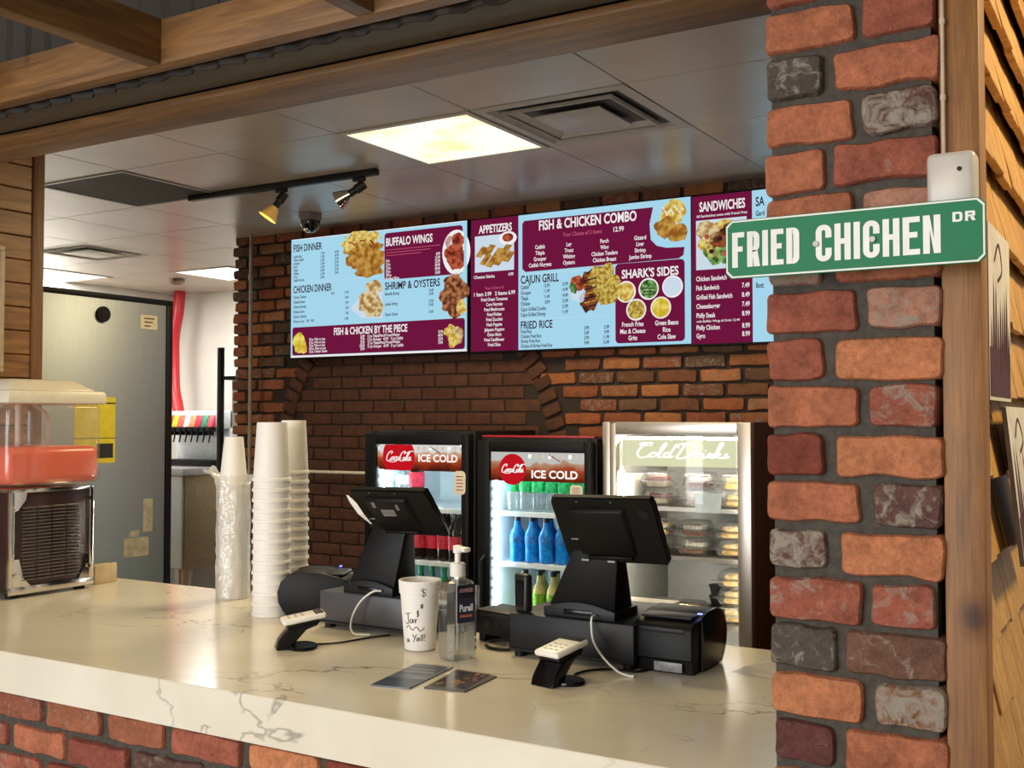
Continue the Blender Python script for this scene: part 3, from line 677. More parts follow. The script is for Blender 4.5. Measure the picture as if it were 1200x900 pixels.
def draw1(F):
    F.rect(0, 0, 1, 1, l1, LB); F.rect(0.006, 0.0, 1, 0.006, l1+.0002, WH); F.rect(0, 0.985, 1, 1, l1+.0002, WH)
    F.text('FISH DINNER', 0.015, 0.105, 0.062, l3, DKT, w=0.175, off=0.02)
    rows(F, ['Catfish Filet', 'Whole Catfish', 'Grouper', 'Perch', 'Tilapia', 'Whiting', 'Trout', 'Catfish Nuggets'], 0.015, 0.158, 0.0285, 0.019, DKT)
    rows(F, ['11.99', '11.99', '12.99', '12.49', '12.49', '10.49', '12.49', '10.49'], 0.205, 0.150, 0.0285, 0.02, DKT, 'r'); rows(F, ['14.99', '14.99', '15.99', '13.49', '13.49', '13.49', '13.49'], 0.29, 0.150, 0.0285, 0.02, DKT, 'r')
    blobs(F, [(0.41, 0.05, .045, 2.0), (0.35, 0.09, .03, 1.6), (0.49, 0.05, .03, 1.4)], [F5, F5, F5], 3)
    blobs(F, [(0.44, 0.14, .055, 2.6), (0.46, 0.22, .055, 2.4), (0.40, 0.22, .05, 1.5), (0.47, 0.31, .05, 2.0), (0.50, 0.26, .05, 1.2)], [F1], 12)
    for k in range(7): F.stroke([(0.325+.03*k, 0.02+0.05*(k % 2)), (0.36+.03*k, 0.07+0.03*(k % 3))], 0.012, l4+.0006, F3 if k % 2 else F5, 1.0)
    F.rect(0.0, 0.372, 0.545, 0.375, l3, PL)
    F.text('CHICKEN DINNER', 0.015, 0.455, 0.062, l3, DKT, w=0.235, off=0.02)
    rows(F, ['Chicken Tenders', 'Chicken Breast', 'Chicken Nuggets', 'Chicken Livers', 'Chicken Gizzards', 'Wings or Legs   7.49   9.49'], 0.015, 0.502, 0.041, 0.021, DKT)
    rows(F, ['9.49'], 0.265, 0.492, 0.04, 0.02, DKT, 'r'); rows(F, ['11.49', '8.49', '7.99', '7.49', '7.49', '13.49'], 0.35, 0.490, 0.043, 0.02, DKT, 'r')
    F.poly([(0.36, 0.62), (0.42, 0.52), (0.545, 0.46), (0.545, 0.71), (0.43, 0.70)], l2, PL)
    blobs(F, [(0.50, 0.46, .045, 1.2), (0.47, 0.54, .045, 1.5), (0.50, 0.62, .05, 1.5), (0.44, 0.60, .03, 1.2)], [F2, F2, F2, F2], 21)
    F.rect(0.545, 0.0, 0.55, 0.74, l2, LB)
    F.rect(0.556, 0.03, 0.978, 0.405, l2, MR, 0.018); F.text('BUFFALO WINGS', 0.565, 0.135, 0.066, l3, WH, w=0.255, off=0.025)
    for k in range(3): F.rect(0.565, 0.165+0.022*k, 0.86-0.05*k, 0.170+0.022*k, l3, PKT)
    rows(F, ['6 pc.', '12 pc.', '25 pc.', '50 pc.', '100 pc.', 'Boneless Wings'], 0.565, 0.262, 0.029, 0.021, WH); rows(F, ['8.99', '13.49', '23.99', '49.99', '99.99', '10.49'], 0.86, 0.246, 0.029, 0.022, WH, 'r')
    F.disc(0.945, 0.235, 0.118, l3, WH, 28, 0, 0, 0.75); F.rect(0.986, 0.0, 1.0, 0.42, l4+.0015, LB)
    blobs(F, [(0.925, 0.16, .04, 1.0), (0.955, 0.15, .04, 1), (0.92, 0.24, .042, 1), (0.955, 0.25, .045, 1), (0.93, 0.31, .042, 1), (0.96, 0.32, .035, 1)], [F3], 31)
    F.text('SHRIMP & OYSTERS', 0.560, 0.485, 0.062, l3, DKT, w=0.30, off=0.02)
    rows(F, ['Butterfly Shrimp', '', 'Jumbo Shrimp', '', 'Oyster Dinner'], 0.560, 0.530, 0.041, 0.022, DKT); rows(F, ['12.49', '14.49', '', '12.99', '16.49', '', '14.99'], 0.825, 0.525, 0.028, 0.021, DKT, 'r')
    blobs(F, [(0.93, 0.47, .05, 1.1), (0.95, 0.54, .06, 1.1), (0.91, 0.60, .055, 1.2), (0.94, 0.67, .05, 1.2), (0.89, 0.56, .035, 1.4), (0.975, 0.66, .04, .7)], [F4, F4, F4, F4, F4, F5], 41)
    F.rect(0.01, 0.745, 0.99, 0.982, l2, MR, 0.014); F.text('FISH & CHICKEN BY THE PIECE', 0.475, 0.825, 0.06, l3, WH, w=0.42, al='c', off=0.025)
    rows(F, ['20 pc. Wing or Legs', '25 pc. Wing or Legs', '50 pc. Wing or Legs', '100 pc. Wing or Legs', '20 pc. Chicken Tender'], 0.115, 0.862, 0.0255, 0.019, WH, cond=.7)
    rows(F, ['24.99', '32.99', '52.99', '100.99', '29.99'], 0.445, 0.858, 0.0255, 0.02, WH, 'r'); rows(F, ['12 pc Tilapia/Perch/Trout/Whiting', '12 pc Grouper   44.99   12 pc Catfish', '21 pc Tilapia/Perch/Trout/Whiting', '21 pc Grouper   69.99   21 pc Catfish'], 0.462, 0.858, 0.028, 0.02, WH, cond=.74)
    rows(F, ['33.99', '48.99', '52.99', '79.99'], 0.875, 0.852, 0.028, 0.02, WH, 'r')
    blobs(F, [(0.055, 0.86, .04, 1.2), (0.05, 0.90, .035, 1.0), (0.075, 0.92, .035, .9)], [YEL], 51); blobs(F, [(0.915, 0.84, .035, 1.1), (0.95, 0.87, .04, 1), (0.93, 0.91, .035, 1.1)], [F5, F2, F5], 61)
def draw2(F):
    F.rect(0, 0, 0.236, 1, l1, MR); F.rect(0.236, 0, 1, 1, l1, LB)
    F.text('APPETIZERS', 0.122, 0.105, 0.062, l3, WH, w=0.165, al='c', off=0.025)
    F.rect(0.02, 0.125, 0.215, 0.40, l2, PL); F.disc(0.185, 0.16, 0.035, l3, WH, 20, 0, 0, 1.5); F.disc(0.185, 0.155, 0.022, l3+.0002, F3, 20, 0, 0, 1.5)
    for k, (x, y) in enumerate(((0.06, .25), (.10, .24), (.14, .27), (.18, .25), (.08, .31), (.15, .32), (.195, .30), (.11, .33))): F.stroke([(x-.022, y+.035), (x+.012, y-.04)], 0.032, l3+.0003+k*.00006, F1, 1.0)
    F.text('Cheese Sticks', 0.015, 0.447, 0.024, l3, WH, w=0.105, off=.02); F.text('4.99', 0.212, 0.442, 0.024, l3, WH, al='r', off=.02)
    F.text('Your Choice of', 0.118, 0.535, 0.024, l3, PKT, al='c', off=.012); F.text('1 Item 3.99   2 Items 6.99', 0.118, 0.582, 0.030, l3, WH, w=0.205, al='c', off=.02)
    rows(F, ['Fried Green Tomatoes', 'Corn Nuggets', 'Fried Mushrooms', 'Fried Pickles', 'Fried Zucchini', 'Hush Puppies', 'Jalapeno Poppers', 'Onion Rings', 'Fried Cauliflower', 'Fried Okra'], 0.118, 0.622, 0.038, 0.022, WH, 'c', .72)
    F.poly([(0.265, 0.045), (0.845, 0.045), (0.83, 0.16), (0.835, 0.27), (0.86, 0.315), (0.90, 0.335), (0.975, 0.34), (0.97, 0.395), (0.95, 0.415), (0.27, 0.425), (0.255, 0.40), (0.255, 0.065)], l2, MR)
    F.text('FISH & CHICKEN COMBO', 0.555, 0.125, 0.072, l3, WH, w=0.44, al='c', off=.025); F.text('Your Choice of 2 Items', 0.535, 0.19, 0.03, l3, PKT, al='c', off=.012); F.text('12.99', 0.675, 0.19, 0.036, l3, WH, off=.02)
    for x, it in ((0.36, ['Catfish', 'Tilapia', 'Grouper', 'Catfish Nuggets']), (0.495, ['Leg', 'Trout', 'Whiting', 'Oysters']), (0.655, ['Perch', 'Wing', 'Chicken Tenders', 'Chicken Breast']), (0.81, ['Gizzard', 'Liver', 'Shrimp', 'Jumbo Shrimp'])): rows(F, it, x-0.02, 0.262, 0.044, 0.026, WH, 'c', .72)
    blobs(F, [(0.92, 0.11, .05, 1.1), (0.94, 0.07, .045, 1.2), (0.90, 0.20, .05, 1.1), (0.95, 0.24, .045, 1.1)], [F5, F5, F1, F1], 71)
    for k in range(12): F.stroke([(0.885+.008*k, 0.05+.02*(k % 3)), (0.905+.007*k, 0.11-.012*(k % 4))], 0.005, l4+.0008, F5 if k % 2 else WH, 1.0)
    F.text('CAJUN GRILL', 0.248, 0.51, 0.062, l3, DKT, w=0.18, off=.02)
    rows(F, ['Catfish', 'Grouper', 'Tilapia', 'Chicken', 'Cajun Grilled Combo', 'Cajun Grilled Shrimp'], 0.248, 0.552, 0.0405, 0.025, DKT); rows(F, ['12.99', '11.99', '11.49', '8.99'], 0.385, 0.548, 0.0405, 0.023, DKT, 'r'); rows(F, ['15.99', '14.99', '14.49', '12.49', '13.99', '11.99'], 0.47, 0.546, 0.0405, 0.023, DKT, 'r')
    blobs(F, [(0.635, 0.54, .085, .9), (0.64, 0.60, .085, .85), (0.61, 0.48, .04, 1.4)], [F6], 81); blobs(F, [(0.515, 0.53, .035, 1.2), (0.51, 0.62, .04, 1.1), (0.495, 0.57, .025, 1), (0.525, 0.565, .02, 1)], [F3, PL, GRN, F3], 85)
    blobs(F, [(0.57, 0.53, .06, .7), (0.57, 0.66, .07, .75)], [BRN, BRN], 91)
    for k in range(8): F.stroke([(0.545, 0.49+.032*k), (0.60, 0.475+.032*k)], 0.010, l4+.001, DKT if k % 2 else F1, 1.0)
    F.rect(0.245, 0.442, 0.66, 0.445, l2, PL); F.rect(0.245, 0.775, 0.665, 0.778, l2, PL)
    F.text('FRIED RICE', 0.248, 0.845, 0.058, l3, DKT, w=0.15, off=.02)
    rows(F, ['Fried Rice', 'Chicken Fried Rice', 'Shrimp Fried Rice', 'Chicken & Shrimp Fried Rice'], 0.248, 0.878, 0.0355, 0.023, DKT); rows(F, ['3.99', '5.49', '5.99', '9.49'], 0.565, 0.872, 0.0355, 0.023, DKT, 'r'); rows(F, ['5.99', '9.99', '11.99', '15.49'], 0.655, 0.872, 0.0355, 0.023, DKT, 'r')
    F.rect(0.682, 0.42, 0.975, 0.98, l2, MR, 0.02); F.text("SHARK'S SIDES", 0.83, 0.525, 0.062, l3, WH, w=0.24, al='c', off=.025)
    for k, (x, y, m) in enumerate(((0.728, .62, F5), (.825, .61, GRN), (.925, .605, PL), (.772, .75, F6), (.876, .745, YEL))):
        F.disc(x, y, 0.052, l3, WH); F.disc(x, y, 0.045, l3+.0003, m, 24, 0.06, k)
    for k in range(6): F.stroke([(0.80, .59+.012*k), (0.85, .60+.01*k)], 0.006, l4, DKT if k % 2 else GRN, 1.0)
    for x, it in ((0.757, ['French Fries', 'Mac & Cheese', 'Grits']), (0.90, ['Green Beans', 'Rice', 'Cole Slaw'])): rows(F, it, x, 0.865, 0.048, 0.029, WH, 'c', .72)
def draw3(F):
    F.rect(0, 0, 0.236, 1, l1, MR); F.rect(0.236, 0, 1, 1, l1, LB)
    F.text('SANDWICHES', 0.12, 0.105, 0.066, l3, WH, w=0.18, al='c', off=.025); F.text('All Sandwiches come with French Fries', 0.118, 0.145, 0.018, l3, WH, w=0.20, al='c', off=.015)
    F.rect(0.016, 0.165, 0.215, 0.50, l2, PL); blobs(F, [(0.10, 0.30, .085, 1.1), (0.16, 0.28, .06, 1.0), (0.06, 0.24, .05, 1.0)], [F5, BRN, F2], 101)
    blobs(F, [(0.11, 0.36, .075, 1.0), (0.16, 0.40, .05, 1.2), (0.12, 0.30, .04, 1.5)], [GRN, GRN, BRN], 111)
    for k in range(9): F.disc(0.06+.017*k, 0.28+.02*((k*5) % 7), 0.012, l4+.001, DKT if k % 2 else F3, 10, .4, k)
    rows(F, ['Chicken Sandwich', 'Fish Sandwich', 'Grilled Fish Sandwich', 'Cheeseburger', 'Philly Steak'], 0.016, 0.575, 0.062, 0.028, WH, cond=.66)
    rows(F, ['7.49', '8.49', '7.49', '8.99'], 0.225, 0.636, 0.062, 0.028, WH, 'r', .7); F.text('with Buffalo Wings & Drink 12.49', 0.016, 0.855, 0.016, l3, WH, w=.17, off=.012)
    rows(F, ['Philly Chicken', 'Gyro'], 0.016, 0.905, 0.055, 0.028, WH, cond=.66); rows(F, ['8.99', '8.99'], 0.225, 0.902, 0.055, 0.028, WH, 'r', .7)
    F.text('SA', 0.25, 0.105, 0.062, l3, DKT, w=.034, off=.02); rows(F, ['Gard', 'Chi'], 0.25, 0.17, 0.05, 0.03, DKT); rows(F, ['H', 'Bott'], 0.25, 0.565, 0.08, 0.03, DKT)
menu_screen('wide menu screen headed FISH DINNER, at the left end of the row', -4.335, 1.952, draw1)
menu_screen('wide menu screen headed APPETIZERS and FISH & CHICKEN COMBO, middle of the row', -3.098, 1.948, draw2)
menu_screen('menu screen headed SANDWICHES, partly hidden behind the brick pillar', -1.879, 1.944, draw3)

# ------------------------------------------------------------------ pipes on the back wall
b = MB(); b.tube([(-4.665, 4.775, 0.4), (-4.665, 4.775, 2.70)], 0.011, 10); b.tube([(-4.665, 4.775, 2.42), (-4.665, 4.775, 2.46)], 0.016, 10)
tag(b.build('conduit_pipe', P('pipe_grey', C(150, 140, 128), 0.4)), 'thin grey vertical conduit near the left end of the brick wall', 'pipe')
b = MB(); b.tube([(-4.62, 4.77, 1.30), (-3.30, 4.77, 1.305)], 0.009, 10)
tag(b.build('water_pipe', P('pipe_white', C(222, 214, 190), 0.35)), 'thin cream horizontal pipe on the brick wall left of the fridges', 'pipe')

# ------------------------------------------------------------------ bottles
def bottle(name, label, cat, prof, bodymat, capmat, caph, labz=None, labmat=None, labr=None, fill=None):
    t = thing(name, label, cat)
    n = 18; b = MB(); b.lathe(prof, n=n); b.build('body', bodymat, t)
    zt = prof[-1][1]; c = MB(); c.lathe([(0.0135, zt-0.004), (0.0145, zt), (0.0145, zt+caph), (0.0, zt+caph)], n=16); c.build('cap', capmat, t)
    if labz:
        l = MB(); l.lathe([(labr, labz[0]), (labr, labz[1])], n=n, cap=False); l.build('label', labmat, t)
    if fill: 
        f = MB(); f.lathe([(r*0.92, z) for r, z in prof if z < fill[0]], n=n); f.build('drink', fill[1], t)
    return t
def profile(r, h, sh=0.62, neck=0.012):
    return [(r*0.82, 0.0), (r*0.98, 0.008), (r, 0.02), (r*0.96, h*0.3), (r, h*0.42), (r, h*sh), (r*0.86, h*(sh+0.09)), (r*0.5, h*(sh+0.2)), (neck, h*(sh+0.29)), (neck, h)]
M['cap_green'] = P('green_cap', C(24, 150, 70), 0.4); M['cap_black'] = P('dark_cap', C(34, 34, 34), 0.4); M['cap_red'] = P('red_cap', C(186, 30, 44), 0.4); M['cap_blue'] = P('blue_cap', C(30, 60, 140), 0.4)
M['lab_green'] = P('green_label', C(30, 168, 92), 0.5, var=0.3, nscale=60); M['lab_red'] = P('red_label', C(200, 40, 66), 0.5, var=0.2, nscale=50); M['lab_lime'] = P('lime_label', C(132, 188, 40), 0.5, var=0.3, nscale=50)
M['lab_white'] = P('white_label', C(230, 230, 228), 0.5, var=0.1, nscale=50); M['lab_blue'] = P('blue_label', C(36, 120, 220), 0.5, var=0.35, nscale=55)
M['blue_drink'] = P('blue_sports_drink', C(30, 140, 255), 0.15, var=0.2, nscale=40); M['cola'] = P('cola', C(36, 16, 12), 0.12); M['lemon'] = P('pale_lemonade', C(196, 190, 120), 0.2, var=0.15); M['green_bottle'] = P('green_bottle_plastic', C(36, 150, 110), 0.15, var=0.25, nscale=50); M['pink_bottle'] = P('water_bottle_tint', C(198, 206, 212), 0.18)

# ------------------------------------------------------------------ soft drink fridges
COKE = [[(.15, .72), (.19, .84), (.16, .97), (.08, .88), (.02, .55), (.02, .22), (.07, .05), (.14, .12), (.18, .28)],
        [(.25, .44), (.20, .36), (.19, .16), (.23, .10), (.27, .26), (.25, .44), (.31, .38)], [(.40, .42), (.35, .46), (.31, .28), (.33, .12), (.38, .12), (.41, .20)], [(.48, .44), (.42, .42), (.39, .24), (.42, .11), (.47, .24), (.49, .44), (.48, .16), (.53, .14)],
        [(.53, .36), (.57, .38)],
        [(.66, .70), (.70, .84), (.66, .97), (.58, .86), (.53, .52), (.54, .20), (.59, .05), (.66, .14), (.69, .26)], [(.64, .92), (.74, .82), (.84, .90), (.93, 1.0), (1.0, .92)], [(.72, .34), (.68, .42), (.65, .26), (.67, .10), (.71, .12), (.74, .30), (.71, .42)],
        [(.76, .12), (.80, .50), (.86, .90), (.82, .94), (.77, .50), (.77, .14), (.81, .14)], [(.91, .42), (.86, .42), (.83, .24), (.86, .10), (.90, .24), (.93, .46), (.92, .16), (.98, .18)], [(.11, .04), (.22, -.04), (.34, -.02), (.42, .03)]]
def script(F, strokes, x0, y0, w, h, slant, sw, L, mi):
    for s in strokes: F.stroke([(x0+(px+slant*py)*w, y0+py*h) for px, py in s], sw, L, mi)
M['sign_red'] = EM('lit_red_disc', C(196, 22, 34), 0.95); M['sign_lit'] = EM('lit_sign_white', C(250, 246, 240), 1.05); M['straw'] = EM('lit_straw', C(120, 26, 24), 0.8)
def drinks_fridge(label, x0, x1, ztop, wx0, wx1, hz0, hz1, shelves, style):
    Y = 4.10; w = x1-x0; t = thing('drinks_fridge', label, 'refrigerator', (x0, Y, 0)); D = 0.60
    a0, a1 = wx0-x0, wx1-x0
    b = MB(); b.box(0, 0.045, 0.05, D, 0.03, ztop, 0.004); b.box(w-0.045, w, 0.05, D, 0.03, ztop, 0.004); b.box(0.045, w-0.045, 0.05, D, ztop-0.055, ztop-0.001, 0.003)
    b.box(0.045, w-0.045, 0.05, D, 0.03, 0.30, 0.003); b.box(0.045, w-0.045, D-0.03, D, 0.30, ztop-0.05)
    b.build('body', M['black_metal'], t)
    l = MB(); l.box(0.046, w-0.046, D-0.04, D-0.032, 0.30, ztop-0.056); l.box(0.0455, 0.0525, 0.06, D-0.04, 0.30, ztop-0.056); l.box(w-0.0525, w-0.0455, 0.06, D-0.04, 0.30, ztop-0.056); l.box(0.053, w-0.053, 0.06, D-0.04, 0.301, 0.31)
    l.build('liner', M['liner'], t, smooth=False)
    d = MB(); d.box(0.004, a0, 0.0, 0.046, 0.13, ztop-0.012, 0.006); d.box(a1, w-0.004, 0.0, 0.046, 0.13, ztop-0.012, 0.006); d.box(a0-.001, a1+.001, 0.0, 0.046, hz1, ztop-0.012, 0.006); d.box(a0-.001, a1+.001, 0.0, 0.046, 0.13, 0.36, 0.006)
    dr = d.build('door', M['black'], t)
    g = MB(); g.box(a0, a1, 0.020, 0.026, 0.36, hz1); g.build('glass', M['glass'], dr, smooth=False)
    h = MB(); hw, hh = a1-a0, hz1-hz0; fh = Flat(h, (a0, 0.0185, hz0), su=1.0, sv=1.0)
    if style == 1: fh.rect(0.0, 0.0, hw, hh-0.001, 0.0, 0, 0.022)
    else: fh.rect(0.0, 0.0, hw, hh, 0.0, 0)
    cx, cy, r = (0.255*hw, 0.55*hh, 0.102) if style == 1 else (0.235*hw, 0.40*hh, 0.068)
    if style == 1:     # disc cropped by the sign's edges
        pts = []
        for i in range(40):
            q = 2*PI*i/40; pts.append((cx+r*0.9*math.cos(q), min(hh-0.001, max(0.0, cy+r*math.sin(q)))))
        fh.poly(pts, 0.0008, 1)
    else: fh.disc(cx, cy, r, 0.0008, 1, 36)
    cw = 0.150 if style == 1 else 0.115
    script(fh, COKE, cx-cw*0.50, cy-0.026 if style == 1 else cy-0.016, cw, 0.050 if style == 1 else 0.040, 0.08, 0.0052, 0.0014, 2)
    if style == 1: fh.text('ICE COLD', 0.49*hw, 0.36*hh, 0.034, 0.0014, 2, w=0.45*hw, off=.03)
    else: fh.text('ICE COLD', 0.44*hw, 0.13*hh, 0.034, 0.0014, 2, w=0.48*hw, off=.03)
    fh.stroke([(0.62*hw, 0.94*hh), (0.74*hw, 0.70*hh)], 0.004, 0.001, 3, 1.0)
    for k in range(9):
        px = (0.40+0.07*k)*hw; fh.poly([(px, hh*0.80), (px+.016, hh*0.78), (px+.020, hh*0.92), (px+.004, hh*0.95)], 0.0005, 2 if k % 3 == 0 else 4)
    h.build('header_sign', [COLA('iced_cola_print_%d' % style, 1.1 if style == 1 else 0.85), M['sign_red'], M['sign_lit'], M['straw'], EM('ice_print', C(214, 206, 186), 0.9)], dr, smooth=False)
    s = MB(); 
    for k in range(22): s.box(a0+0.004, a0+0.012, 0.049, 0.055, 0.42+0.044*k, 0.448+0.044*k)
    s.box(a0+0.01, a1-0.01, 0.052, 0.060, hz1-0.012, hz1-0.004)
    s.build('led_strip', M['led'], t, smooth=False)
    for z in shelves:
        m = MB(); m.box(0.054, w-0.054, 0.075, D-0.045, z-0.012, z-0.006); m.box(0.054, w-0.054, 0.066, 0.075, z-0.022, z, 0.002)
        for k in range(12): m.box(0.06+k*(w-0.12)/12, 0.066+k*(w-0.12)/12, 0.075, D-0.045, z-0.006, z)
        m.build('shelf', M['liner'], t, smooth=False)
    k = MB(); k.tube([(0.045, -0.005, 0.62), (0.045, -0.03, 0.64), (0.045, -0.03, 0.98), (0.045, -0.005, 1.0)], 0.008, 10); k.build('handle', M['black'], dr)
    return t, dr
f1, d1 = drinks_fridge('black cola fridge with rounded lit header sign, leftmost of the three fridges', -3.272, -2.678, 1.545, -3.203, -2.722, 1.362, 1.482, (1.19, 0.945, 0.70), 1)
f2, d2 = drinks_fridge('black cola fridge with whole red disc on its header, full of blue drinks', -2.640, -2.068, 1.517, -2.573, -2.105, 1.330, 1.456, (1.193, 0.970, 0.738), 2)
# red top edge of the middle fridge and a price sticker on each door
b = MB(); b.box(0.0, 0.56, 0.05, 0.08, 1.518, 1.528, 0.002); b.build('top_strip', P('red_strip', C(150, 30, 34), 0.4), f2)
def sticker(parent, cx, cz, w, h):
    m = MB(); F = Flat(m, (cx-w/2, -0.001, cz-h/2)); F.rect(0, 0, w, h, 0, 0, min(w, h)*0.3)
    for k in range(5): F.rect(w*0.2, h*(0.18+0.14*k), w*(0.8-0.05*(k % 2)), h*(0.22+0.14*k), 0.0006, 1)
    m.build('sticker', [M['cream'], P('sticker_print', C(150, 70, 60), 0.6)], parent, smooth=False)
sticker(d1, 0.545, 1.315, 0.062, 0.105); sticker(d2, 0.50, 1.297, 0.06, 0.05)

def bottle_row(proto, n, x0, dx, y, z, first_label, group, rnd, skip=()):
    """copies of proto along a shelf; first_label takes the ordinal word"""
    k2 = 0
    for k in range(n):
        if k in skip: continue
        lab = first_label % ORD[k2]; k2 += 1
        if not proto.get('used'):
            proto['used'] = 1; proto.location = (x0+dx*k, y, z); proto.rotation_euler = (0, 0, rnd.uniform(0, 6)); proto['label'] = lab; proto['group'] = group
        else: dup(proto, (x0+dx*k, y+rnd.uniform(-.006, .006), z), rnd.uniform(0, 6), lab, group)
rnd = random.Random(5)
cola = bottle('cola_bottle', '', 'bottle', profile(0.031, 0.222), M['pink_bottle'], M['cap_red'], 0.018, (0.055, 0.115), M['lab_red'], 0.0322)
for o in cola.children:
    if o.name.startswith('body'): o.data.materials[0] = M['cola']
sprite = bottle('soda_bottle', '', 'bottle', profile(0.031, 0.215), M['bottle_clear'], M['cap_green'], 0.018, (0.085, 0.14), M['lab_green'], 0.0322)
sport = bottle('sports_drink_bottle', '', 'bottle', profile(0.034, 0.178, 0.66, 0.015), M['blue_drink'], M['cap_black'], 0.020, (0.085, 0.118), M['lab_blue'], 0.0352)
lemon = bottle('juice_bottle', '', 'bottle', profile(0.031, 0.180, 0.6), M['lemon'], M['cap_black'], 0.018, (0.03, 0.10), M['lab_lime'], 0.0322)
water = bottle('water_bottle', '', 'bottle', profile(0.030, 0.205), M['bottle_clear'], M['cap_red'], 0.016, (0.10, 0.14), M['lab_white'], 0.0312)
ginger = bottle('green_soda_bottle', '', 'bottle', profile(0.030, 0.205), M['green_bottle'], M['cap_green'], 0.018, (0.07, 0.12), M['lab_green'], 0.0312)
big = bottle('large_cola_bottle', '', 'bottle', profile(0.036, 0.255), M['cola'], M['cap_red'], 0.016, (0.09, 0.16), M['lab_red'], 0.0375)
# left fridge
big['label'] = 'tall cola bottle with big red label on the top shelf of the left fridge'; big['group'] = 'bottles in the left fridge'; big.location = (-3.065, 4.24, 1.19)
bottle_row(water, 2, -3.165, 0.062, 4.26, 1.19, '%s pale water bottle from the left on the left fridge top shelf', 'bottles in the left fridge', rnd)
bottle_row(cola, 7, -3.16, 0.066, 4.215, 0.945, '%s red-labelled cola bottle from the left, middle shelf of the left fridge', 'bottles in the left fridge', rnd)
bottle_row(cola, 7, -3.13, 0.066, 4.30, 0.945, '%s cola bottle in the row behind, middle shelf of the left fridge', 'bottles in the left fridge', rnd)
bottle_row(ginger, 7, -3.16, 0.066, 4.22, 0.70, '%s green bottle from the left, low shelf of the left fridge', 'bottles in the left fridge', rnd, (6,))
# middle fridge
bottle_row(sprite, 6, -2.515, 0.066, 4.215, 1.193, '%s clear green-labelled bottle from the left, middle fridge top shelf', 'bottles in the middle fridge', rnd)
bottle_row(sprite, 6, -2.49, 0.066, 4.31, 1.193, '%s clear green-labelled bottle of the back row, middle fridge top shelf', 'bottles in the middle fridge', rnd)
bottle_row(sport, 6, -2.495, 0.075, 4.215, 0.970, '%s blue sports drink bottle from the left, front of the middle fridge', 'blue bottles in the middle fridge', rnd)
bottle_row(sport, 5, -2.46, 0.075, 4.31, 0.970, '%s blue sports drink bottle of the back row in the middle fridge', 'blue bottles in the middle fridge', rnd)
bottle_row(lemon, 5, -2.455, 0.072, 4.215, 0.738, '%s lime-labelled bottle from the left, low shelf of the middle fridge', 'bottles in the middle fridge', rnd)
bottle_row(lemon, 5, -2.42, 0.072, 4.31, 0.738, '%s lime-labelled bottle of the back row, low shelf of the middle fridge', 'bottles in the middle fridge', rnd)

# ------------------------------------------------------------------ steel framed display fridge
x0, x1, Y, ztop = -2.042, -1.400, 4.15, 1.588; w = x1-x0; D = 0.62
t = thing('display_fridge', 'silver framed glass door fridge lettered Cold Drinks, right of the cola fridges', 'refrigerator', (x0, Y, 0))
b = MB(); b.box(0, 0.04, 0.05, D, 0.05, ztop, 0.003); b.box(w-0.04, w, 0.05, D, 0.05, ztop, 0.003); b.box(0.04, w-0.04, 0.05, D, ztop-0.05, ztop-.001, 0.003); b.box(0.04, w-0.04, 0.05, D, 0.05, 0.38); b.box(0.04, w-0.04, D-0.03, D, 0.38, ztop-0.05)
b.build('body', P('dark_brown_cabinet', C(96, 62, 50), 0.4), t)
l = MB(); l.box(0.041, w-0.041, D-0.04, D-0.031, 0.38, ztop-.051); l.box(0.0405, 0.047, 0.06, D-.04, 0.38, ztop-.051); l.box(w-.047, w-.0405, 0.06, D-.04, 0.38, ztop-.051); l.build('liner', M['liner_grey'], t, smooth=False)
d = MB(); d.box(0.0, 0.034, 0, 0.046, 0.12, ztop, 0.004); d.box(0.034, 0.059, 0.004, 0.046, 0.12, ztop-0.004, 0.003); d.box(w-0.056, w, 0, 0.046, 0.12, ztop, 0.004); d.box(0.058, w-0.055, 0, 0.046, ztop-0.052, ztop, 0.004); d.box(0.058, w-.055, 0, 0.046, 0.12, 0.42, 0.004)
dr = d.build('door', M['steel_frame'], t)
g = MB(); g.box(0.059, w-0.056, 0.022, 0.028, 0.42, ztop-0.052); g.build('glass', M['glass'], dr, smooth=False)
s = MB(); F = Flat(s, (0.062, 0.065, 1.405)); sw_, sh_ = w-0.121, 0.108
F.rect(0, 0, sw_, sh_, 0, 0); s.box(0.062, 0.062+sw_, 0.066, 0.075, 1.405, 1.405+sh_)
CD = [[(.14, .80), (.17, .94), (.12, .98), (.05, .70), (.02, .35), (.06, .08), (.13, .10), (.18, .28)], [(.12, .84), (.06, .80), (.03, .90), (.09, .99)], [(.20, .36), (.17, .22), (.20, .10), (.25, .22), (.24, .38), (.20, .38), (.28, .32)],
      [(.28, .20), (.34, .88), (.32, .94), (.29, .60), (.28, .14), (.33, .12)], [(.40, .38), (.36, .38), (.34, .20), (.37, .10), (.41, .30), (.46, .90), (.42, .40), (.41, .12), (.46, .18)],
      [(.56, .90), (.53, .50), (.50, .10), (.56, .06), (.66, .30), (.70, .66), (.63, .94), (.52, .92), (.47, .80), (.50, .70)], [(.71, .12), (.73, .38), (.76, .34), (.79, .36)], [(.80, .36), (.79, .14), (.82, .12), (.84, .18)], [(.84, .14), (.86, .38), (.85, .12), (.88, .36), (.90, .30), (.895, .12), (.92, .16)],
      [(.92, .12), (.99, .92), (.96, .95), (.94, .50), (.93, .14), (.96, .36), (.99, .36), (.955, .24), (.99, .12), (1.03, .18)], [(1.07, .36), (1.04, .30), (1.07, .22), (1.05, .10), (1.02, .14), (1.10, .20)], [(.81, .52), (.815, .55)]]
script(F, CD, 0.055, 0.030, 0.375, 0.068, 0.05, 0.0088, 0.0012, 1)
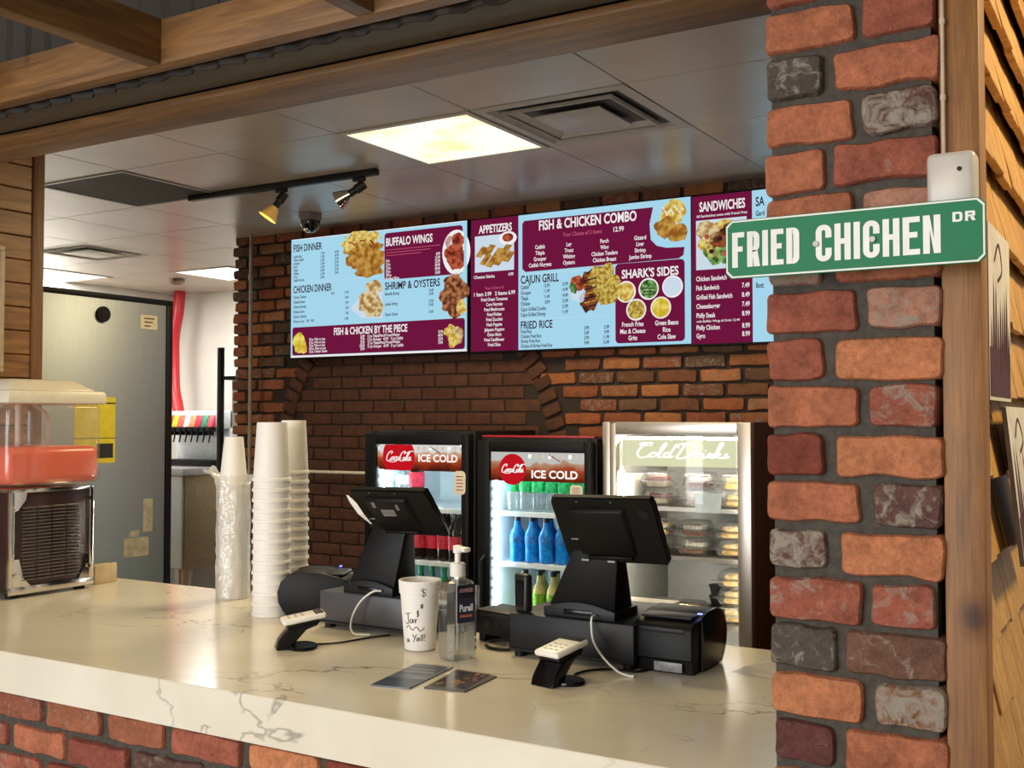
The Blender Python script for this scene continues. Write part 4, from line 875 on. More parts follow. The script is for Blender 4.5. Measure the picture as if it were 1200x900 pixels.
s.build('lit_sign', [EM('lit_cream_sign', C(228, 226, 184), 1.0), EM('lit_sign_letters', C(255, 255, 252), 1.7)], t, smooth=False)
z_l = MB(); z_l.box(0.064, 0.072, 0.06, 0.066, 0.46, 1.38); z_l.box(w-0.072, w-0.064, 0.06, 0.066, 0.46, 1.38); z_l.box(0.08, w-0.08, 0.09, 0.10, 1.515, 1.525); z_l.build('led_strip', EM('led_strip_warm', (1.0, 0.95, 0.82, 1), 100), t, smooth=False)
for z in (1.237, 1.037, 0.772):
    m = MB(); m.box(0.05, w-0.05, 0.075, D-.045, z-0.008, z-0.005); m.box(0.05, w-0.05, 0.066, 0.075, z-0.016, z+0.002, 0.001)
    for k in range(26): m.box(0.055+k*(w-.11)/26, 0.059+k*(w-.11)/26, 0.075, D-.045, z-.005, z)
    m.build('shelf', M['steel_frame'], t, smooth=False)
n_ = MB(); F = Flat(n_, (0.066, -0.001, ztop-0.034)); F.text('True', 0, 0, 0.013, 0.0005, 0, w=0.045, off=.01); n_.build('badge', P('badge_grey', C(140, 134, 126), 0.4), dr, smooth=False)
hh = MB(); hh.box(-0.0005, 0.004, 0.0, 0.001, 0.6, 0.61); hh.build('hinge', M['chrome'], dr)

def clamshell(label, filling, loc, rz=0.0, w=0.15, sc=1.0):
    t = thing('clamshell_container', label, 'food container', loc, rz, 'clear boxes in the display fridge'); h = w/2
    b = MB(); b.hexa([(-h*.8, -h*.8, 0), (h*.8, -h*.8, 0), (h*.8, h*.8, 0), (-h*.8, h*.8, 0), (-h, -h, .03), (h, -h, .03), (h, h, .03), (-h, h, .03)], 0.008)
    b.box(-h-.012, h+.012, -h-.012, h+.012, 0.029, 0.033, 0.0015, 1); b.build('tray', M['clear'], t)
    l = MB(); l.hexa([(-h, -h, .034), (h, -h, .034), (h, h, .034), (-h, h, .034), (-h*.78, -h*.78, .07), (h*.78, -h*.78, .07), (h*.78, h*.78, .07), (-h*.78, h*.78, .07)], 0.012)
    for k in range(6): l.box(-h*.7+k*h*.26, -h*.7+k*h*.26+.004, -h*.93, -h*.90, .036, .06, 0.001, 1)
    l.build('lid', M['clear'], t)
    c = MB(); c.mi = 0; c.box(-h*.66, h*.66, -h*.66, h*.66, 0.006, 0.030, 0.01); c.mi = 1; c.box(-h*.62, h*.62, -h*.62, h*.62, 0.0295, 0.05, 0.012)
    c.build('filling', filling, t); return t
cake = [P('cake_yellow', C(214, 176, 84), 0.8, var=0.15, nscale=80), P('cake_icing', C(232, 208, 138), 0.6, var=0.08)]
berry = [P('cake_pale', C(226, 210, 186), 0.8, var=0.1), P('red_filling', C(160, 92, 96), 0.7, var=0.2, nscale=90)]
choc = [P('cake_red_brown', C(120, 56, 46), 0.8, var=0.2, nscale=90), P('cream_icing', C(226, 216, 196), 0.6, var=0.08)]
gold = [P('golden_cake', C(196, 150, 60), 0.8, var=0.2, nscale=80), P('golden_top', C(206, 166, 84), 0.7, var=0.2, nscale=70)]
SP = [(-1.86, 1.238, berry, 2, 'pink-filled clear clamshell, %s at the left of the display fridge top shelf'), (-1.675, 1.238, choc, 2, 'red-brown cake clamshell, %s mid top shelf of the display fridge'), (-1.515, 1.238, cake, 2, 'yellow cake clamshell, %s at the right of the top shelf'),
      (-1.86, 1.038, cake, 2, 'clear cake clamshell, %s at the left of the middle shelf'), (-1.70, 1.038, choc, 2, 'clear cake slice clamshell, %s mid middle shelf of the display fridge'), (-1.535, 1.038, gold, 2, 'golden cake clamshell, %s at the right of the middle shelf'),
      (-1.72, 0.773, gold, 1, 'single golden cake clamshell, %s mid lowest shelf of the display fridge'), (-1.53, 0.773, gold, 3, 'golden cake clamshell, %s at the right of the lowest shelf'), (-1.86, 0.773, choc, 1, 'nearly empty clear clamshell, %s at the left of the lowest shelf')]
for x, z, fl, n, lb in SP:
    for k in range(n):
        pos = 'alone' if n == 1 else ['lower', 'upper'][k] if n == 2 else ['bottom', 'middle', 'top'][k]
        clamshell(lb % (pos+' one' if n > 1 else pos), fl, (x+rnd.uniform(-.006, .006), 4.15+0.185+rnd.uniform(-.01, .01), z+0.0715*k), rnd.uniform(-.08, .08), 0.135)
# dark tubs on the low shelf and a white carton on the top shelf
for k in range(3):
    b = MB(); b.lathe([(0.045, 0), (0.052, 0.035), (0.055, 0.037), (0.055, 0.042), (0, 0.044)], n=24)
    tag(b.build('black_tub', M['black'], loc=(-1.62, 4.42, 0.773+0.045*k)), ['black lidded tub at the bottom of the pile on the lowest fridge shelf', 'black lidded tub in the middle of the pile on the lowest fridge shelf', 'black lidded tub on top of the pile on the lowest fridge shelf'][k], 'food container', 'black tubs in the display fridge')
b = MB(); b.box(-0.02, 0.02, -0.06, 0.06, 0, 0.13, 0.002); b.mi = 1
for k in range(4): b.box(-0.012+0.006*k, -0.009+0.006*k, -0.0608, -0.06, 0.03, 0.07)
tag(b.build('white_carton', [M['paper'], M['ink']], loc=(-1.955, 4.29, 1.238)), 'narrow white carton at the left of the display fridge top shelf', 'carton')
b = MB(); b.box(-0.055, 0.055, -0.0005, 0.0005, -0.03, 0.05); tag(b.build('price_card', P('pale_blue_card', C(206, 220, 228), 0.5), loc=(-1.60, 4.208, 1.252)), 'pale blue card hanging from the top shelf edge of the display fridge', 'card')

# ------------------------------------------------------------------ steel refrigerator side and kitchen
t = thing('steel_refrigerator', 'tall brushed steel refrigerator seen from the side behind the drink dispenser', 'refrigerator', (-3.75, 2.66, 0))
b = MB(); b.box(-0.8, 0.0, 0.0, 0.665, 0.10, 2.095, 0.003); b.build('body', M['steel_dull'], t)
b = MB(); b.box(-0.8, 0.004, 0.0, 0.70, 2.095, 2.118, 0.003); b.box(-0.8, 0.004, 0.667, 0.70, 0.10, 2.095, 0.003); b.build('edge_trim', M['black'], t)
b = MB(); b.tube([(0.0, 0.33, 2.03), (0.012, 0.33, 2.03)], 0.032, 24); b.tube([(0.01, 0.33, 2.03), (0.014, 0.33, 2.03)], 0.018, 20); b.build('plug', M['black'], t)
b = MB(); b.box(0.0, 0.0012, 0.525, 0.615, 1.985, 2.045); b.mi = 1
for k in range(3): b.box(0.0013, 0.0018, 0.545, 0.60-0.01*k, 2.028-0.016*k, 2.033-0.016*k)
b.build('label', [P('beige_label', C(214, 200, 168), 0.6), M['ink']], t, smooth=False)
b = MB(); b.box(0.0, 0.0012, 0.20, 0.40, 1.42, 1.69); b.mi = 1
b.box(0.0013, 0.0018, 0.20, 0.40, 1.662, 1.668); b.box(0.0013, 0.0018, 0.20, 0.40, 1.52, 1.523); b.box(0.0013, 0.0018, 0.31, 0.39, 1.44, 1.50)
b.build('label', [M['yellow'], M['ink']], t, smooth=False)
for (y0, y1, z0, z1) in ((0.45, 0.58, 1.02, 1.10), (0.48, 0.53, 1.105, 1.13), (0.55, 0.60, 1.12, 1.26)):
    b = MB(); b.box(0.0, 0.001, y0, y1, z0, z1); b.build('label', P('tan_tape', C(170, 160, 140), 0.7, var=0.12), t, smooth=False)
for y in (0.06, 0.60):
    b = MB(); b.lathe([(0.03, 0), (0.03, 0.02), (0.02, 0.03), (0.02, 0.10)], (-0.06, y, 0), 16); b.build('foot', M['chrome'], t)

t = thing('kitchen_stand', 'steel cabinet on legs under the soda fountain in the kitchen', 'cabinet', (-7.4, 5.85, 0))
b = MB(); b.box(0.03, 1.0, 0.03, 0.92, 0.46, 1.17, 0.003); b.build('body', P('tan_steel_side', C(140, 124, 98), 0.3, 0.6), t)
b = MB(); b.box(0.0, 0.985, 0.0, 0.028, 0.47, 1.165, 0.004); b.build('door', M['steel'], t)
b = MB(); b.box(-0.01, 1.01, -0.01, 0.93, 1.17, 1.225, 0.004); b.build('top', M['steel'], t)
for x in (0.06, 0.94):
    for y in (0.08, 0.86):
        b = MB(); b.lathe([(0.018, 0), (0.022, 0.05), (0.03, 0.46)], (x, y, 0), 14); b.build('leg', P('leg_tan', C(150, 120, 92), 0.4), t)
t = thing('soda_fountain', 'eight-valve soda fountain with coloured flavour cards on the kitchen cabinet', 'drink dispenser', (-6.98, 6.15, 1.225))
b = MB(); b.box(-0.04, 0.56, 0.20, 0.62, 0.0, 0.44, 0.006); b.box(-0.04, 0.56, 0.09, 0.62, 0.30, 0.44, 0.006); b.build('body', P('fountain_steel', C(214, 222, 228), 0.3, 0.3), t)
b = MB(); b.box(-0.02, 0.54, 0.02, 0.24, 0.0, 0.05, 0.004); b.build('drip_tray', M['black'], t)
cards = [(190, 40, 50), (236, 196, 40), (214, 96, 84), (236, 226, 214), (226, 140, 96), (206, 30, 66), (40, 140, 104), (206, 70, 84)]
for k in range(8):
    v = MB(); xk = 0.0+0.066*k
    v.box(xk, xk+0.05, 0.03, 0.10, 0.275, 0.31, 0.004); v.box(xk+0.012, xk+0.038, 0.05, 0.09, 0.245, 0.275, 0.003); v.tube([(xk+.025, 0.06, 0.25), (xk+.025, 0.045, 0.19)], 0.006, 8)
    vo = v.build('valve', M['black'], t); cd = MB(); cd.hexa([(xk-.003, 0.045, .312), (xk+.056, 0.045, .312), (xk+.056, .085, .312), (xk-.003, .085, .312), (xk-.003, 0.075, .405), (xk+.056, .075, .405), (xk+.056, .089, .405), (xk-.003, .089, .405)], 0.003)
    cd.build('flavour_card', P('flavour_card_%d' % k, C(*cards[k]), 0.35, var=0.12, nscale=40), vo)
b = MB(); b.tube(smooth_path([(-7.30, 6.62, 2.70), (-7.31, 6.61, 2.52), (-7.345, 6.60, 2.30), (-7.345, 6.60, 2.08), (-7.31, 6.58, 1.86), (-7.25, 6.56, 1.72), (-7.21, 6.54, 1.64)]), 0.048, 14)
tag(b.build('red_hose', M['red']), 'thick red hose running from the ceiling down to the soda fountain', 'hose')
t = thing('storage_rack', 'black wire storage rack at the edge of the brick wall', 'rack', (-5.57, 5.42, 0))
for (x, y) in ((0, 0), (0.5, 0), (0, 0.4), (0.5, 0.4)):
    b = MB(); b.box(x-.018, x+.018, y-.018, y+.018, 0, 2.09, 0.004); b.build('post', M['black_metal'], t)
for z in (1.88, 1.28):
    b = MB(); b.box(0, 0.5, 0, 0.4, z-.012, z+.012); 
    b.build('shelf', M['black_metal'], t, smooth=False)
b = MB(); b.ball((0, 0, 0.11), 0.115, 3, (0.85, 0.6, 1.0), 0.35)
tag(b.build('snack_bag', CLEAR('bag_plastic', (0.9, 0.88, 0.82, 1), 0.3, 0.15, milk=0.35, milkcol=(0.5, 0.45, 0.34, 1), bmp=1.0), loc=(-5.40, 5.62, 1.925)), 'clear crinkled bag on the top shelf of the black rack', 'bag')
b = MB(); b.box(-0.10, 0.10, -0.004, 0.004, 0, 0.33, 0.002); tag(b.build('white_board', M['paper'], loc=(-5.41, 5.47, 1.545)), 'plain white sheet hanging below the top shelf of the black rack', 'board')
b = MB(); b.lathe([(0.05, 0), (0.055, 0.02), (0.055, 0.10), (0.03, 0.14), (0.02, 0.15), (0.02, 0.17), (0, 0.17)], n=20); b.mi = 1; b.box(-0.055, -0.01, -0.062, -0.045, 0.02, 0.08)
tag(b.build('pink_bottle', [P('pink_soap', C(206, 150, 120), 0.3), P('brown_label', C(130, 72, 44), 0.5)], loc=(-5.40, 5.52, 1.293)), 'small pink bottle with brown label on the lower rack shelf', 'bottle')

# ------------------------------------------------------------------ things on the counter
ZC = 1.0503
# drink dispenser
t = thing('drink_dispenser', 'cold drink dispenser with orange-red juice in a clear tank on the counter', 'drink dispenser', (-3.03, 2.085, ZC), math.radians(-1.5))
b = MB(); b.box(-0.40, -0.006, 0.006, 0.294, 0.018, 0.322, 0.004); b.build('base', P('dispenser_dark_panel', C(52, 34, 34), 0.22), t)
for (x, y) in ((-0.03, 0.03), (-0.03, 0.27), (-0.37, 0.03), (-0.37, 0.27)):
    b = MB(); b.lathe([(0.018, 0), (0.018, 0.02)], (x, y, 0), 14); b.build('foot', M['black'], t)
b = MB(); b.box(-0.012, 0.002, 0.0, 0.018, 0.012, 0.335, 0.002); b.box(-0.012, 0.002, 0.284, 0.302, 0.012, 0.335, 0.002); b.box(-0.012, 0.003, 0.0, 0.302, 0.012, 0.036, 0.002); b.box(-0.40, 0.002, 0.0, 0.302, 0.322, 0.336, 0.003)
b.prism([(0.016, 0.03), (0.075, 0.036), (0.05, 0.06), (0.035, 0.12), (0.016, 0.12)], 'x', -0.004, 0.0015); b.prism([(0.286, 0.03), (0.245, 0.036), (0.262, 0.07), (0.27, 0.11), (0.286, 0.11)], 'x', -0.004, 0.0015); b.prism([(0.016, 0.325), (0.06, 0.325), (0.055, 0.30), (0.03, 0.27), (0.016, 0.265)], 'x', -0.004, 0.0015)
b.tube([(0.001, 0.022, 0.07), (0.007, 0.022, 0.07)], 0.007, 10); b.tube([(0.001, 0.022, 0.275), (0.007, 0.022, 0.275)], 0.007, 10); b.tube([(0.001, 0.28, 0.075), (0.007, 0.28, 0.075)], 0.006, 10); b.tube([(0.001, 0.278, 0.295), (0.007, 0.278, 0.295)], 0.006, 10)
b.build('chrome_frame', M['chrome'], t)
b = MB()
for c in range(4):
    for k in range(22):
        y0 = 0.045+0.052*c; z0 = 0.055+0.0105*k; b.hexa([(-0.006, y0, z0), (0.0035, y0, z0-.002), (0.0035, y0+.046, z0-.002), (-0.006, y0+.046, z0), (-0.006, y0, z0+.003), (0.0035, y0, z0+.001), (0.0035, y0+.046, z0+.001), (-0.006, y0+.046, z0+.003)])
b.build('louvre_panel', P('louvre_grey', C(96, 86, 82), 0.3), t, smooth=False)
b = MB(); b.box(-0.42, -0.005, -0.003, 0.340, 0.338, 0.605, 0.03, 4); b.build('tank', M['tank'], t)
b = MB(); b.box(-0.413, -0.012, 0.004, 0.333, 0.345, 0.462, 0.026, 4); b.build('juice', M['juice'], t)
b = MB(); b.hexa([(-0.43, -0.012, .598), (0.004, -0.012, .598), (0.004, .350, .598), (-0.43, .350, .598), (-0.425, -0.008, .640), (0.0, -0.008, .640), (0.0, .346, .640), (-0.425, .346, .640)], 0.01)
b.hexa([(-0.41, 0.004, .636), (-0.012, 0.004, .636), (-0.012, .335, .636), (-0.41, .335, .636), (-0.36, 0.04, .676), (-0.06, 0.04, .676), (-0.06, .27, .676), (-0.36, .27, .676)], 0.016, 3)
b.build('lid', M['cream'], t)
b = MB(); b.tube([(-0.21, 0.165, 0.36), (-0.21, 0.165, 0.60)], 0.011, 14); b.build('spray_tube', P('spray_tube_white', C(214, 200, 190), 0.4), t)
b = MB()
for sx in (-1, 1): b.tube([(-0.21, 0.165+0.05*sx, 0.60), (-0.21, 0.165+.10*sx, 0.57), (-0.21, 0.165+.11*sx, 0.55), (-0.21, 0.165+.11*sx, 0.36)], 0.006, 8)
b.build('bracket', P('bracket_clear', C(206, 196, 184), 0.3), t)
b = MB(); b.box(0, 0.006, 0, 0.09, 0, 0.065, 0.004); b.box(-0.05, 0.0, 0.0, 0.09, 0.0, 0.06, 0.004)
tag(b.build('tan_carton', P('tan_card', C(206, 186, 150), 0.6), loc=(-3.075, 2.43, ZC)), 'small tan carton beside the drink dispenser, against the counter back', 'carton')

# foam cups: upside down, nested in stacks
def cup(label, rt, rb, h, rim=0.0017):
    """upside-down foam cup: rb base disc on top, rt mouth at the bottom"""
    t = thing('foam_cup', label, 'cup')
    b = MB(); b.lathe([(rt-0.004, 0.0), (rt+rim-0.001, 0.0), (rt+rim+0.0002, 0.0015), (rt+rim, 0.0085), (rt+rim-0.0012, 0.010), (rt-0.0012, 0.0115), (rb+0.001, h-0.004), (rb, h), (rb-0.006, h), (rb-0.008, h-0.004), (0, h-0.004)], n=36, cap=False)
    b.build('body', M['foam'], t); return t
def stack(x, y, rt, rb, h, n, pitch, desc, group):
    p = None
    for k in range(n):      # k = 0 at the bottom
        top = n-1-k
        lab = ('topmost foam cup of the %s' % desc) if top == 0 else ('bottom foam cup of the %s' % desc) if k == 0 else '%s foam cup from the top of the %s' % (ORD[top], desc)
        if p is None: p = cup(lab, rt, rb, h); p.location = (x, y, ZC); p['group'] = group
        else: dup(p, (x+random.Random(k).uniform(-.0007, .0007), y, ZC+pitch*k), 0.4*k, lab, group)
stack(-2.176, 2.315, 0.0525, 0.0415, 0.166, 14, 0.0288, 'tall bare stack in the middle', 'cups in the middle stack')
stack(-2.222, 2.455, 0.0445, 0.035, 0.158, 15, 0.0277, 'rear stack beside the receipt printer', 'cups in the rear stack')
stack(-2.485, 2.475, 0.0435, 0.028, 0.150, 14, 0.0265, 'plastic-wrapped stack on the left', 'cups in the wrapped stack')
# crinkled sleeve around the left stack, open at the top
b = MB(); rnd = random.Random(9); n = 44; rings = []
for i in range(34):
    z = 0.002+0.375*i/33; rg = []
    for k in range(n):
        a_ = 2*PI*k/n; r = 0.0505+0.0045*noise.noise(Vector((math.cos(a_)*2.5, math.sin(a_)*2.5, z*26)))+0.003*noise.noise(Vector((math.cos(a_)*7, math.sin(a_)*7, z*60)))+(0.010 if i > 30 else 0)*(i-30)*0.33
        rg.append(b.bm.verts.new((r*math.cos(a_), r*math.sin(a_), z)))
    rings.append(rg)
for A, B in zip(rings, rings[1:]):
    for k in range(n): b.bm.faces.new((A[k], A[(k+1) % n], B[(k+1) % n], B[k]))
fl = []
for i in range(9):      # loose flap at the mouth
    r_ = []
    for j in range(6):
        u, v = i/8, j/5; r_.append(b.bm.verts.new((-0.046-0.060*u, -0.02+0.045*v-0.01*u, 0.362+0.03*u+0.012*math.sin(5*v+3*u)+0.010*noise.noise(Vector((u*4, v*4, 1))))))
    fl.append(r_)
for i in range(8):
    for j in range(5): b.bm.faces.new((fl[i][j], fl[i+1][j], fl[i+1][j+1], fl[i][j+1]))
tag(b.build('plastic_sleeve', M['film'], loc=(-2.485, 2.475, ZC)), 'crinkled clear plastic sleeve around the leftmost cup stack', 'packaging')

# receipt printers
def printer(label, loc, rz):
    t = thing('receipt_printer', label, 'printer', loc, rz, 'black receipt printers'); t.scale = (1, 1, 0.93)
    prof = [(0.012, 0.0), (0.17, 0.0), (0.187, 0.02), (0.200, 0.045), (0.203, 0.075), (0.194, 0.105), (0.172, 0.127), (0.140, 0.136), (0.085, 0.134), (0.02, 0.118), (0.006, 0.112), (0.0, 0.10), (0.0, 0.035), (0.008, 0.03)]
    b = MB(); b.prism([(y-0.1, z) for y, z in prof], 'x', -0.070, 0.066, 0.003); b.build('body', M['black'], t)
    c = MB(); c.prism([((y-0.1)*1.02, 0.003+z*0.99) for y, z in prof[1:10]]+[(-0.05, 0.125), (-0.05, 0.004)], 'x', 0.066, 0.072, 0.002); c.build('end_cover', M['black_gloss'], t)
    s = MB(); s.box(-0.055, 0.05, -0.101, -0.085, 0.094, 0.106, 0.002); s.box(-0.06, 0.058, -0.08, -0.02, 0.1235, 0.131, 0.003); s.build('paper_slot', M['charcoal'], t)
    l = MB(); l.box(-0.02, 0.045, -0.1025, -0.099, 0.006, 0.028, 0.001); l.build('label_plate', P('printer_label_grey', C(126, 126, 126), 0.4, var=0.15, nscale=120), t)
    e = MB(); e.box(0.060, 0.070, -0.05, -0.044, 0.134, 0.1365); e.build('indicator_light', M['blue_led'], t, smooth=False); return t
printer('black receipt printer at the right end, beside the brick pillar', (-0.948, 2.318, ZC), 0.0)
printer('black receipt printer at the left, before the foam cup stacks', (-2.068, 2.395, ZC), math.radians(118))

# cash drawers
def drawer(label, x0, x1, y0, y1, h, mat):
    t = thing('cash_drawer', label, 'cash drawer', (x0, y0, ZC), 0, 'steel cash drawers'); w, d = x1-x0, y1-y0
    b = MB(); b.box(0, w, 0, d, 0.012, h, 0.004); b.build('body', mat, t)
    f = MB(); f.box(0.0, w, -0.003, 0.001, 0.016, 0.020); f.build('seam', M['black'], t, smooth=False)
    for x in (0.02, w-0.02):
        for y in (0.02, d-0.02):
            q = MB(); q.lathe([(0.014, 0), (0.014, 0.013)], (x, y, 0), 12); q.build('foot', M['black'], t)
drawer('dark grey cash drawer under the left sales terminal', -1.938, -1.622, 2.245, 2.54, 0.096, M['grey_box'])
drawer('black cash drawer under the right sales terminal', -1.325, -1.008, 2.200, 2.50, 0.100, M['charcoal'])

# sales terminals
def terminal(label, TL, TR, BL, nb, nt, zb, slot, open_back):
    """TL, TR, BL: corners of the tablet's back; nb/nt: centre x, half width, y of the neck's foot and head"""
    t = thing('sales_terminal', label, 'sales terminal', ((nb[0]), nb[2], zb)); o = Vector((nb[0], nb[2], zb))
    TL, TR, BL = Vector(TL)-o, Vector(TR)-o, Vector(BL)-o; BR = TR+(BL-TL)
    ux = (TR-TL).normalized(); vy = (TL-BL).normalized(); nn = ux.cross(vy).normalized()   # nn: towards the viewer and down
    if nn.y > 0: nn = -nn
    wd, ht = (TR-TL).length, (TL-BL).length
    def q(u, v, d): return BL+ux*(u*wd)+vy*(v*ht)+nn*d
    b = MB(); pts = [(0, .06), (.03, 0), (.97, 0), (1, .06), (1, .92), (.97, 1), (.03, 1), (0, .92)]
    A = [b.bm.verts.new(q(u, v, 0.004)) for u, v in pts]; B = [b.bm.verts.new(q(u, v, -0.014)) for u, v in pts]; k = len(pts)
    fs = [b.bm.faces.new(A), b.bm.faces.new(B[::-1])]+[b.bm.faces.new((A[i], A[(i+1) % k], B[(i+1) % k], B[i])) for i in range(k)]
    bmesh.ops.recalc_face_normals(b.bm, faces=fs); bmesh.ops.bevel(b.bm, geom=list(set(fs[0].edges) | set(fs[1].edges)), offset=0.004, segments=2, affect='EDGES')
    def slab(m, u0, u1, v0, v1, d0, d1, ins=0.0):
        m.hexa([q(u0, v0, d0), q(u1, v0, d0), q(u1, v1, d0), q(u0, v1, d0), q(u0+ins, v0+ins, d1), q(u1-ins, v0+ins, d1), q(u1-ins, v1-ins, d1), q(u0+ins, v1-ins, d1)], 0.002, 1)
    sc = b.build('tablet', M['black'], t)
    d = MB(); slab(d, 0.02, 0.98, 0.03, 0.97, -0.0135, -0.0155); d.build('display', M['black_gloss'], sc, smooth=False)
    p = MB(); slab(p, 0.16, 0.72, 0.14, 0.86, 0.003, 0.014, 0.03); slab(p, 0.24, 0.68, 0.10, 0.16, 0.003, 0.018); p.build('back_cover', M['black'], sc)
    grey = P('fitting_grey', C(110, 108, 106), 0.3)
    for u in (0.27, 0.60): s = MB(); s.ball(q(u, 0.95, 0.0045), 0.0022, 1); s.build('screw', grey, sc)
    s = MB(); slab(s, 0.12, 0.20, 0.40, 0.42, 0.012, 0.015); s.build('clip', grey, sc); s = MB()
    if open_back: slab(s, 0.34, 0.52, 0.50, 0.64, 0.013, 0.0155); slab(s, 0.26, 0.31, 0.68, 0.80, 0.013, 0.0155); slab(s, 0.56, 0.60, 0.64, 0.76, 0.013, 0.0155)
    else: s.tube([q(.88, .78, .004), q(.88, .78, .0055)], 0.013, 20)
    s.build('mount_plate' if open_back else 'speaker_grille', grey if open_back else M['charcoal'], sc)
    # leaning wedge neck and curved foot
    cx0, hw0, yb = nb[0]-o.x, nb[1], 0.0; cx1, hw1, yt, zt = nt[0]-o.x, nt[1], nt[2]-o.y, nt[3]-o.z
    m = MB(); m.hexa([(cx0-hw0*.94, yb+.012, .018), (cx0+hw0*.94, yb+.012, .018), (cx0+hw0*.94, yb+.11, .018), (cx0-hw0*.94, yb+.11, .018), (cx1-hw1, yt, zt), (cx1+hw1, yt, zt), (cx1+hw1, yt+.035, zt+.01), (cx1-hw1, yt+.035, zt+.01)], 0.005, 2)
    nk = m.build('neck', M['black'], t)
    g = MB()
    for sx in (-0.62, 0.55): g.box(cx1+hw1*sx, cx1+hw1*sx+.018, yt-.0015, yt+.004, zt-.028, zt-.024)
    g.build('neck_clip', P('clip_grey', C(120, 120, 118), 0.3), nk, smooth=False)
    f = MB(); out = [(cx0-hw0, 0.0)]+[(cx0-hw0+2*hw0*i/10, 0.020+0.016*math.sin(PI*i/10)) for i in range(11)]+[(cx0+hw0, 0.0)]
    f.prism(out, 'y', 0.0, 0.125, 0.002); f.build('base', M['charcoal'], t)
    h = MB(); h.box(cx0-hw0*.42, cx0+hw0*.42, -0.002, 0.004, 0.007, 0.019, 0.002); h.build('cable_slot', M['black_gloss'], t)
    return t
terminal('black sales terminal on the dark grey drawer, white slip hanging from its screen', (-1.806, 2.200, 1.421), (-1.562, 2.200, 1.424), (-1.806, 2.303, 1.303), (-1.786, 0.080, 2.256), (-1.735, 0.052, 2.285, 1.330), ZC+0.0965, 1, True)
terminal('black sales terminal on the black drawer beside the right receipt printer', (-1.174, 2.120, 1.429), (-0.927, 2.120, 1.434), (-1.174, 2.217, 1.280), (-1.150, 0.090, 2.212), (-1.098, 0.055, 2.195, 1.312), ZC+0.1005, 1, False)
b = MB(); A = [(-1.812, 2.205, 1.405), (-1.800, 2.215, 1.385), (-1.786, 2.230, 1.355), (-1.778, 2.262, 1.328)]
for i in range(3):
    a_, c_ = Vector(A[i]), Vector(A[i+1]); w1, w2 = (0.003, 0.010, 0.009, 0.002)[i:i+2]
    b.quad(a_+Vector((-w1, -.002, 0)), a_+Vector((w1, -.001, 0)), c_+Vector((w2, -.001, 0)), c_+Vector((-w2, -.002, 0)))
tag(b.build('receipt_slip', M['paper'], smooth=False), 'curled white receipt slip at the left edge of the left terminal screen', 'receipt')

# card readers on docks
DOCK = []
def reader(l1_, l2_, loc, rz):
    t = thing('reader_dock', l1_, 'dock', loc, rz, 'black card reader docks'); DOCK.append(t); t.scale = (1, 1, 0.9)
    b = MB(); b.lathe([(0.046, 0.0), (0.047, 0.004), (0.044, 0.009), (0.0, 0.010)], (0.012, 0.012, 0), 30, sx=1.0, sy=0.78); b.build('base', M['black_gloss'], t)
    n = MB(); n.prism([(-0.050, 0.0), (-0.010, 0.0), (-0.006, 0.020), (0.020, 0.050), (0.045, 0.060), (0.050, 0.068), (-0.018, 0.056), (-0.044, 0.020)], 'x', -0.030, 0.030, 0.003); n.build('neck', M['black_gloss'], t)
    T = Matrix.Translation((0, 0.004, 0.058)) @ Matrix.Rotation(math.radians(10), 4, 'X')
    c = MB(); c.box(-0.029, 0.029, -0.03, 0.05, 0.0, 0.010, 0.004, rot=T); c.build('cradle', M['black'], t)
    R = T @ Matrix.Translation((0, 0.012, 0.0105))
    r = thing('card_reader', l2_, 'card reader', loc, rz, 'white card readers'); r.scale = (1, 1, 0.9)
    m = MB(); m.box(-0.0335, 0.0335, -0.05, 0.055, 0.0, 0.0155, 0.007, 3, rot=R); m.build('case', M['white'], r)
    s = MB(); s.box(-0.029, 0.029, 0.030, 0.050, 0.0150, 0.0163, 0.0005, 1, rot=R); s.build('screen', P('reader_screen', C(52, 50, 46), 0.15), r)
    k = MB()
    for i in range(3):
        for j in range(3): k.box(-0.018+.014*i, -0.010+.014*i, -0.034+.016*j, -0.028+.016*j, 0.0150, 0.0163, rot=R)
    k.build('keypad', P('key_grey', C(176, 170, 160), 0.5), r, smooth=False)
reader('black curved dock at the left, before the dark grey drawer', 'white card reader at the left, before the dark grey drawer', (-1.815, 2.02, ZC), math.radians(-40))
reader('black curved dock before the black cash drawer', 'white card reader before the black cash drawer', (-1.106, 2.03, ZC), math.radians(-12))

# tip cup with handwriting
t = thing('tip_cup', 'white foam tip cup with handwriting, left of the sanitizer bottle', 'cup', (-1.547, 2.155, ZC))
rb_, rt_, hc = 0.0365, 0.0485, 0.166
b = MB(); b.lathe([(0, 0), (rb_-.004, 0), (rb_, 0.003), (rt_-.0015, hc-.032), (rt_+.0012, hc-.031), (rt_+.003, hc-.002), (rt_+.001, hc), (rt_-.003, hc-.001), (rt_-.006, hc-.04), (rb_-.004, 0.006), (0, 0.006)], n=44, cap=False); b.build('body', M['foam'], t)
class Wrap(Flat):       # lettering wrapped round the cup wall
    def __init__(s, mb, ang): s.mb = mb; s.ang = ang; s.n = Vector((0, -1, 0)); s.su = s.sv = 1.0; s.flip = False
    def pt(s, x, y, L):
        r = rb_+(rt_-rb_)*min(1, y/(hc-.032))+L+(0.0016 if y > hc-.031 else 0.0); a_ = s.ang+x/0.043
        return Vector((r*math.cos(a_), r*math.sin(a_), y))
    def poly(s, pts, L, mi):
        f = s.mb.bm.faces.new([s.mb.bm.verts.new(s.pt(x, y, L)) for x, y in pts]); f.material_index = mi
m = MB(); w_ = Wrap(m, math.radians(-64))
LW = 0.0016
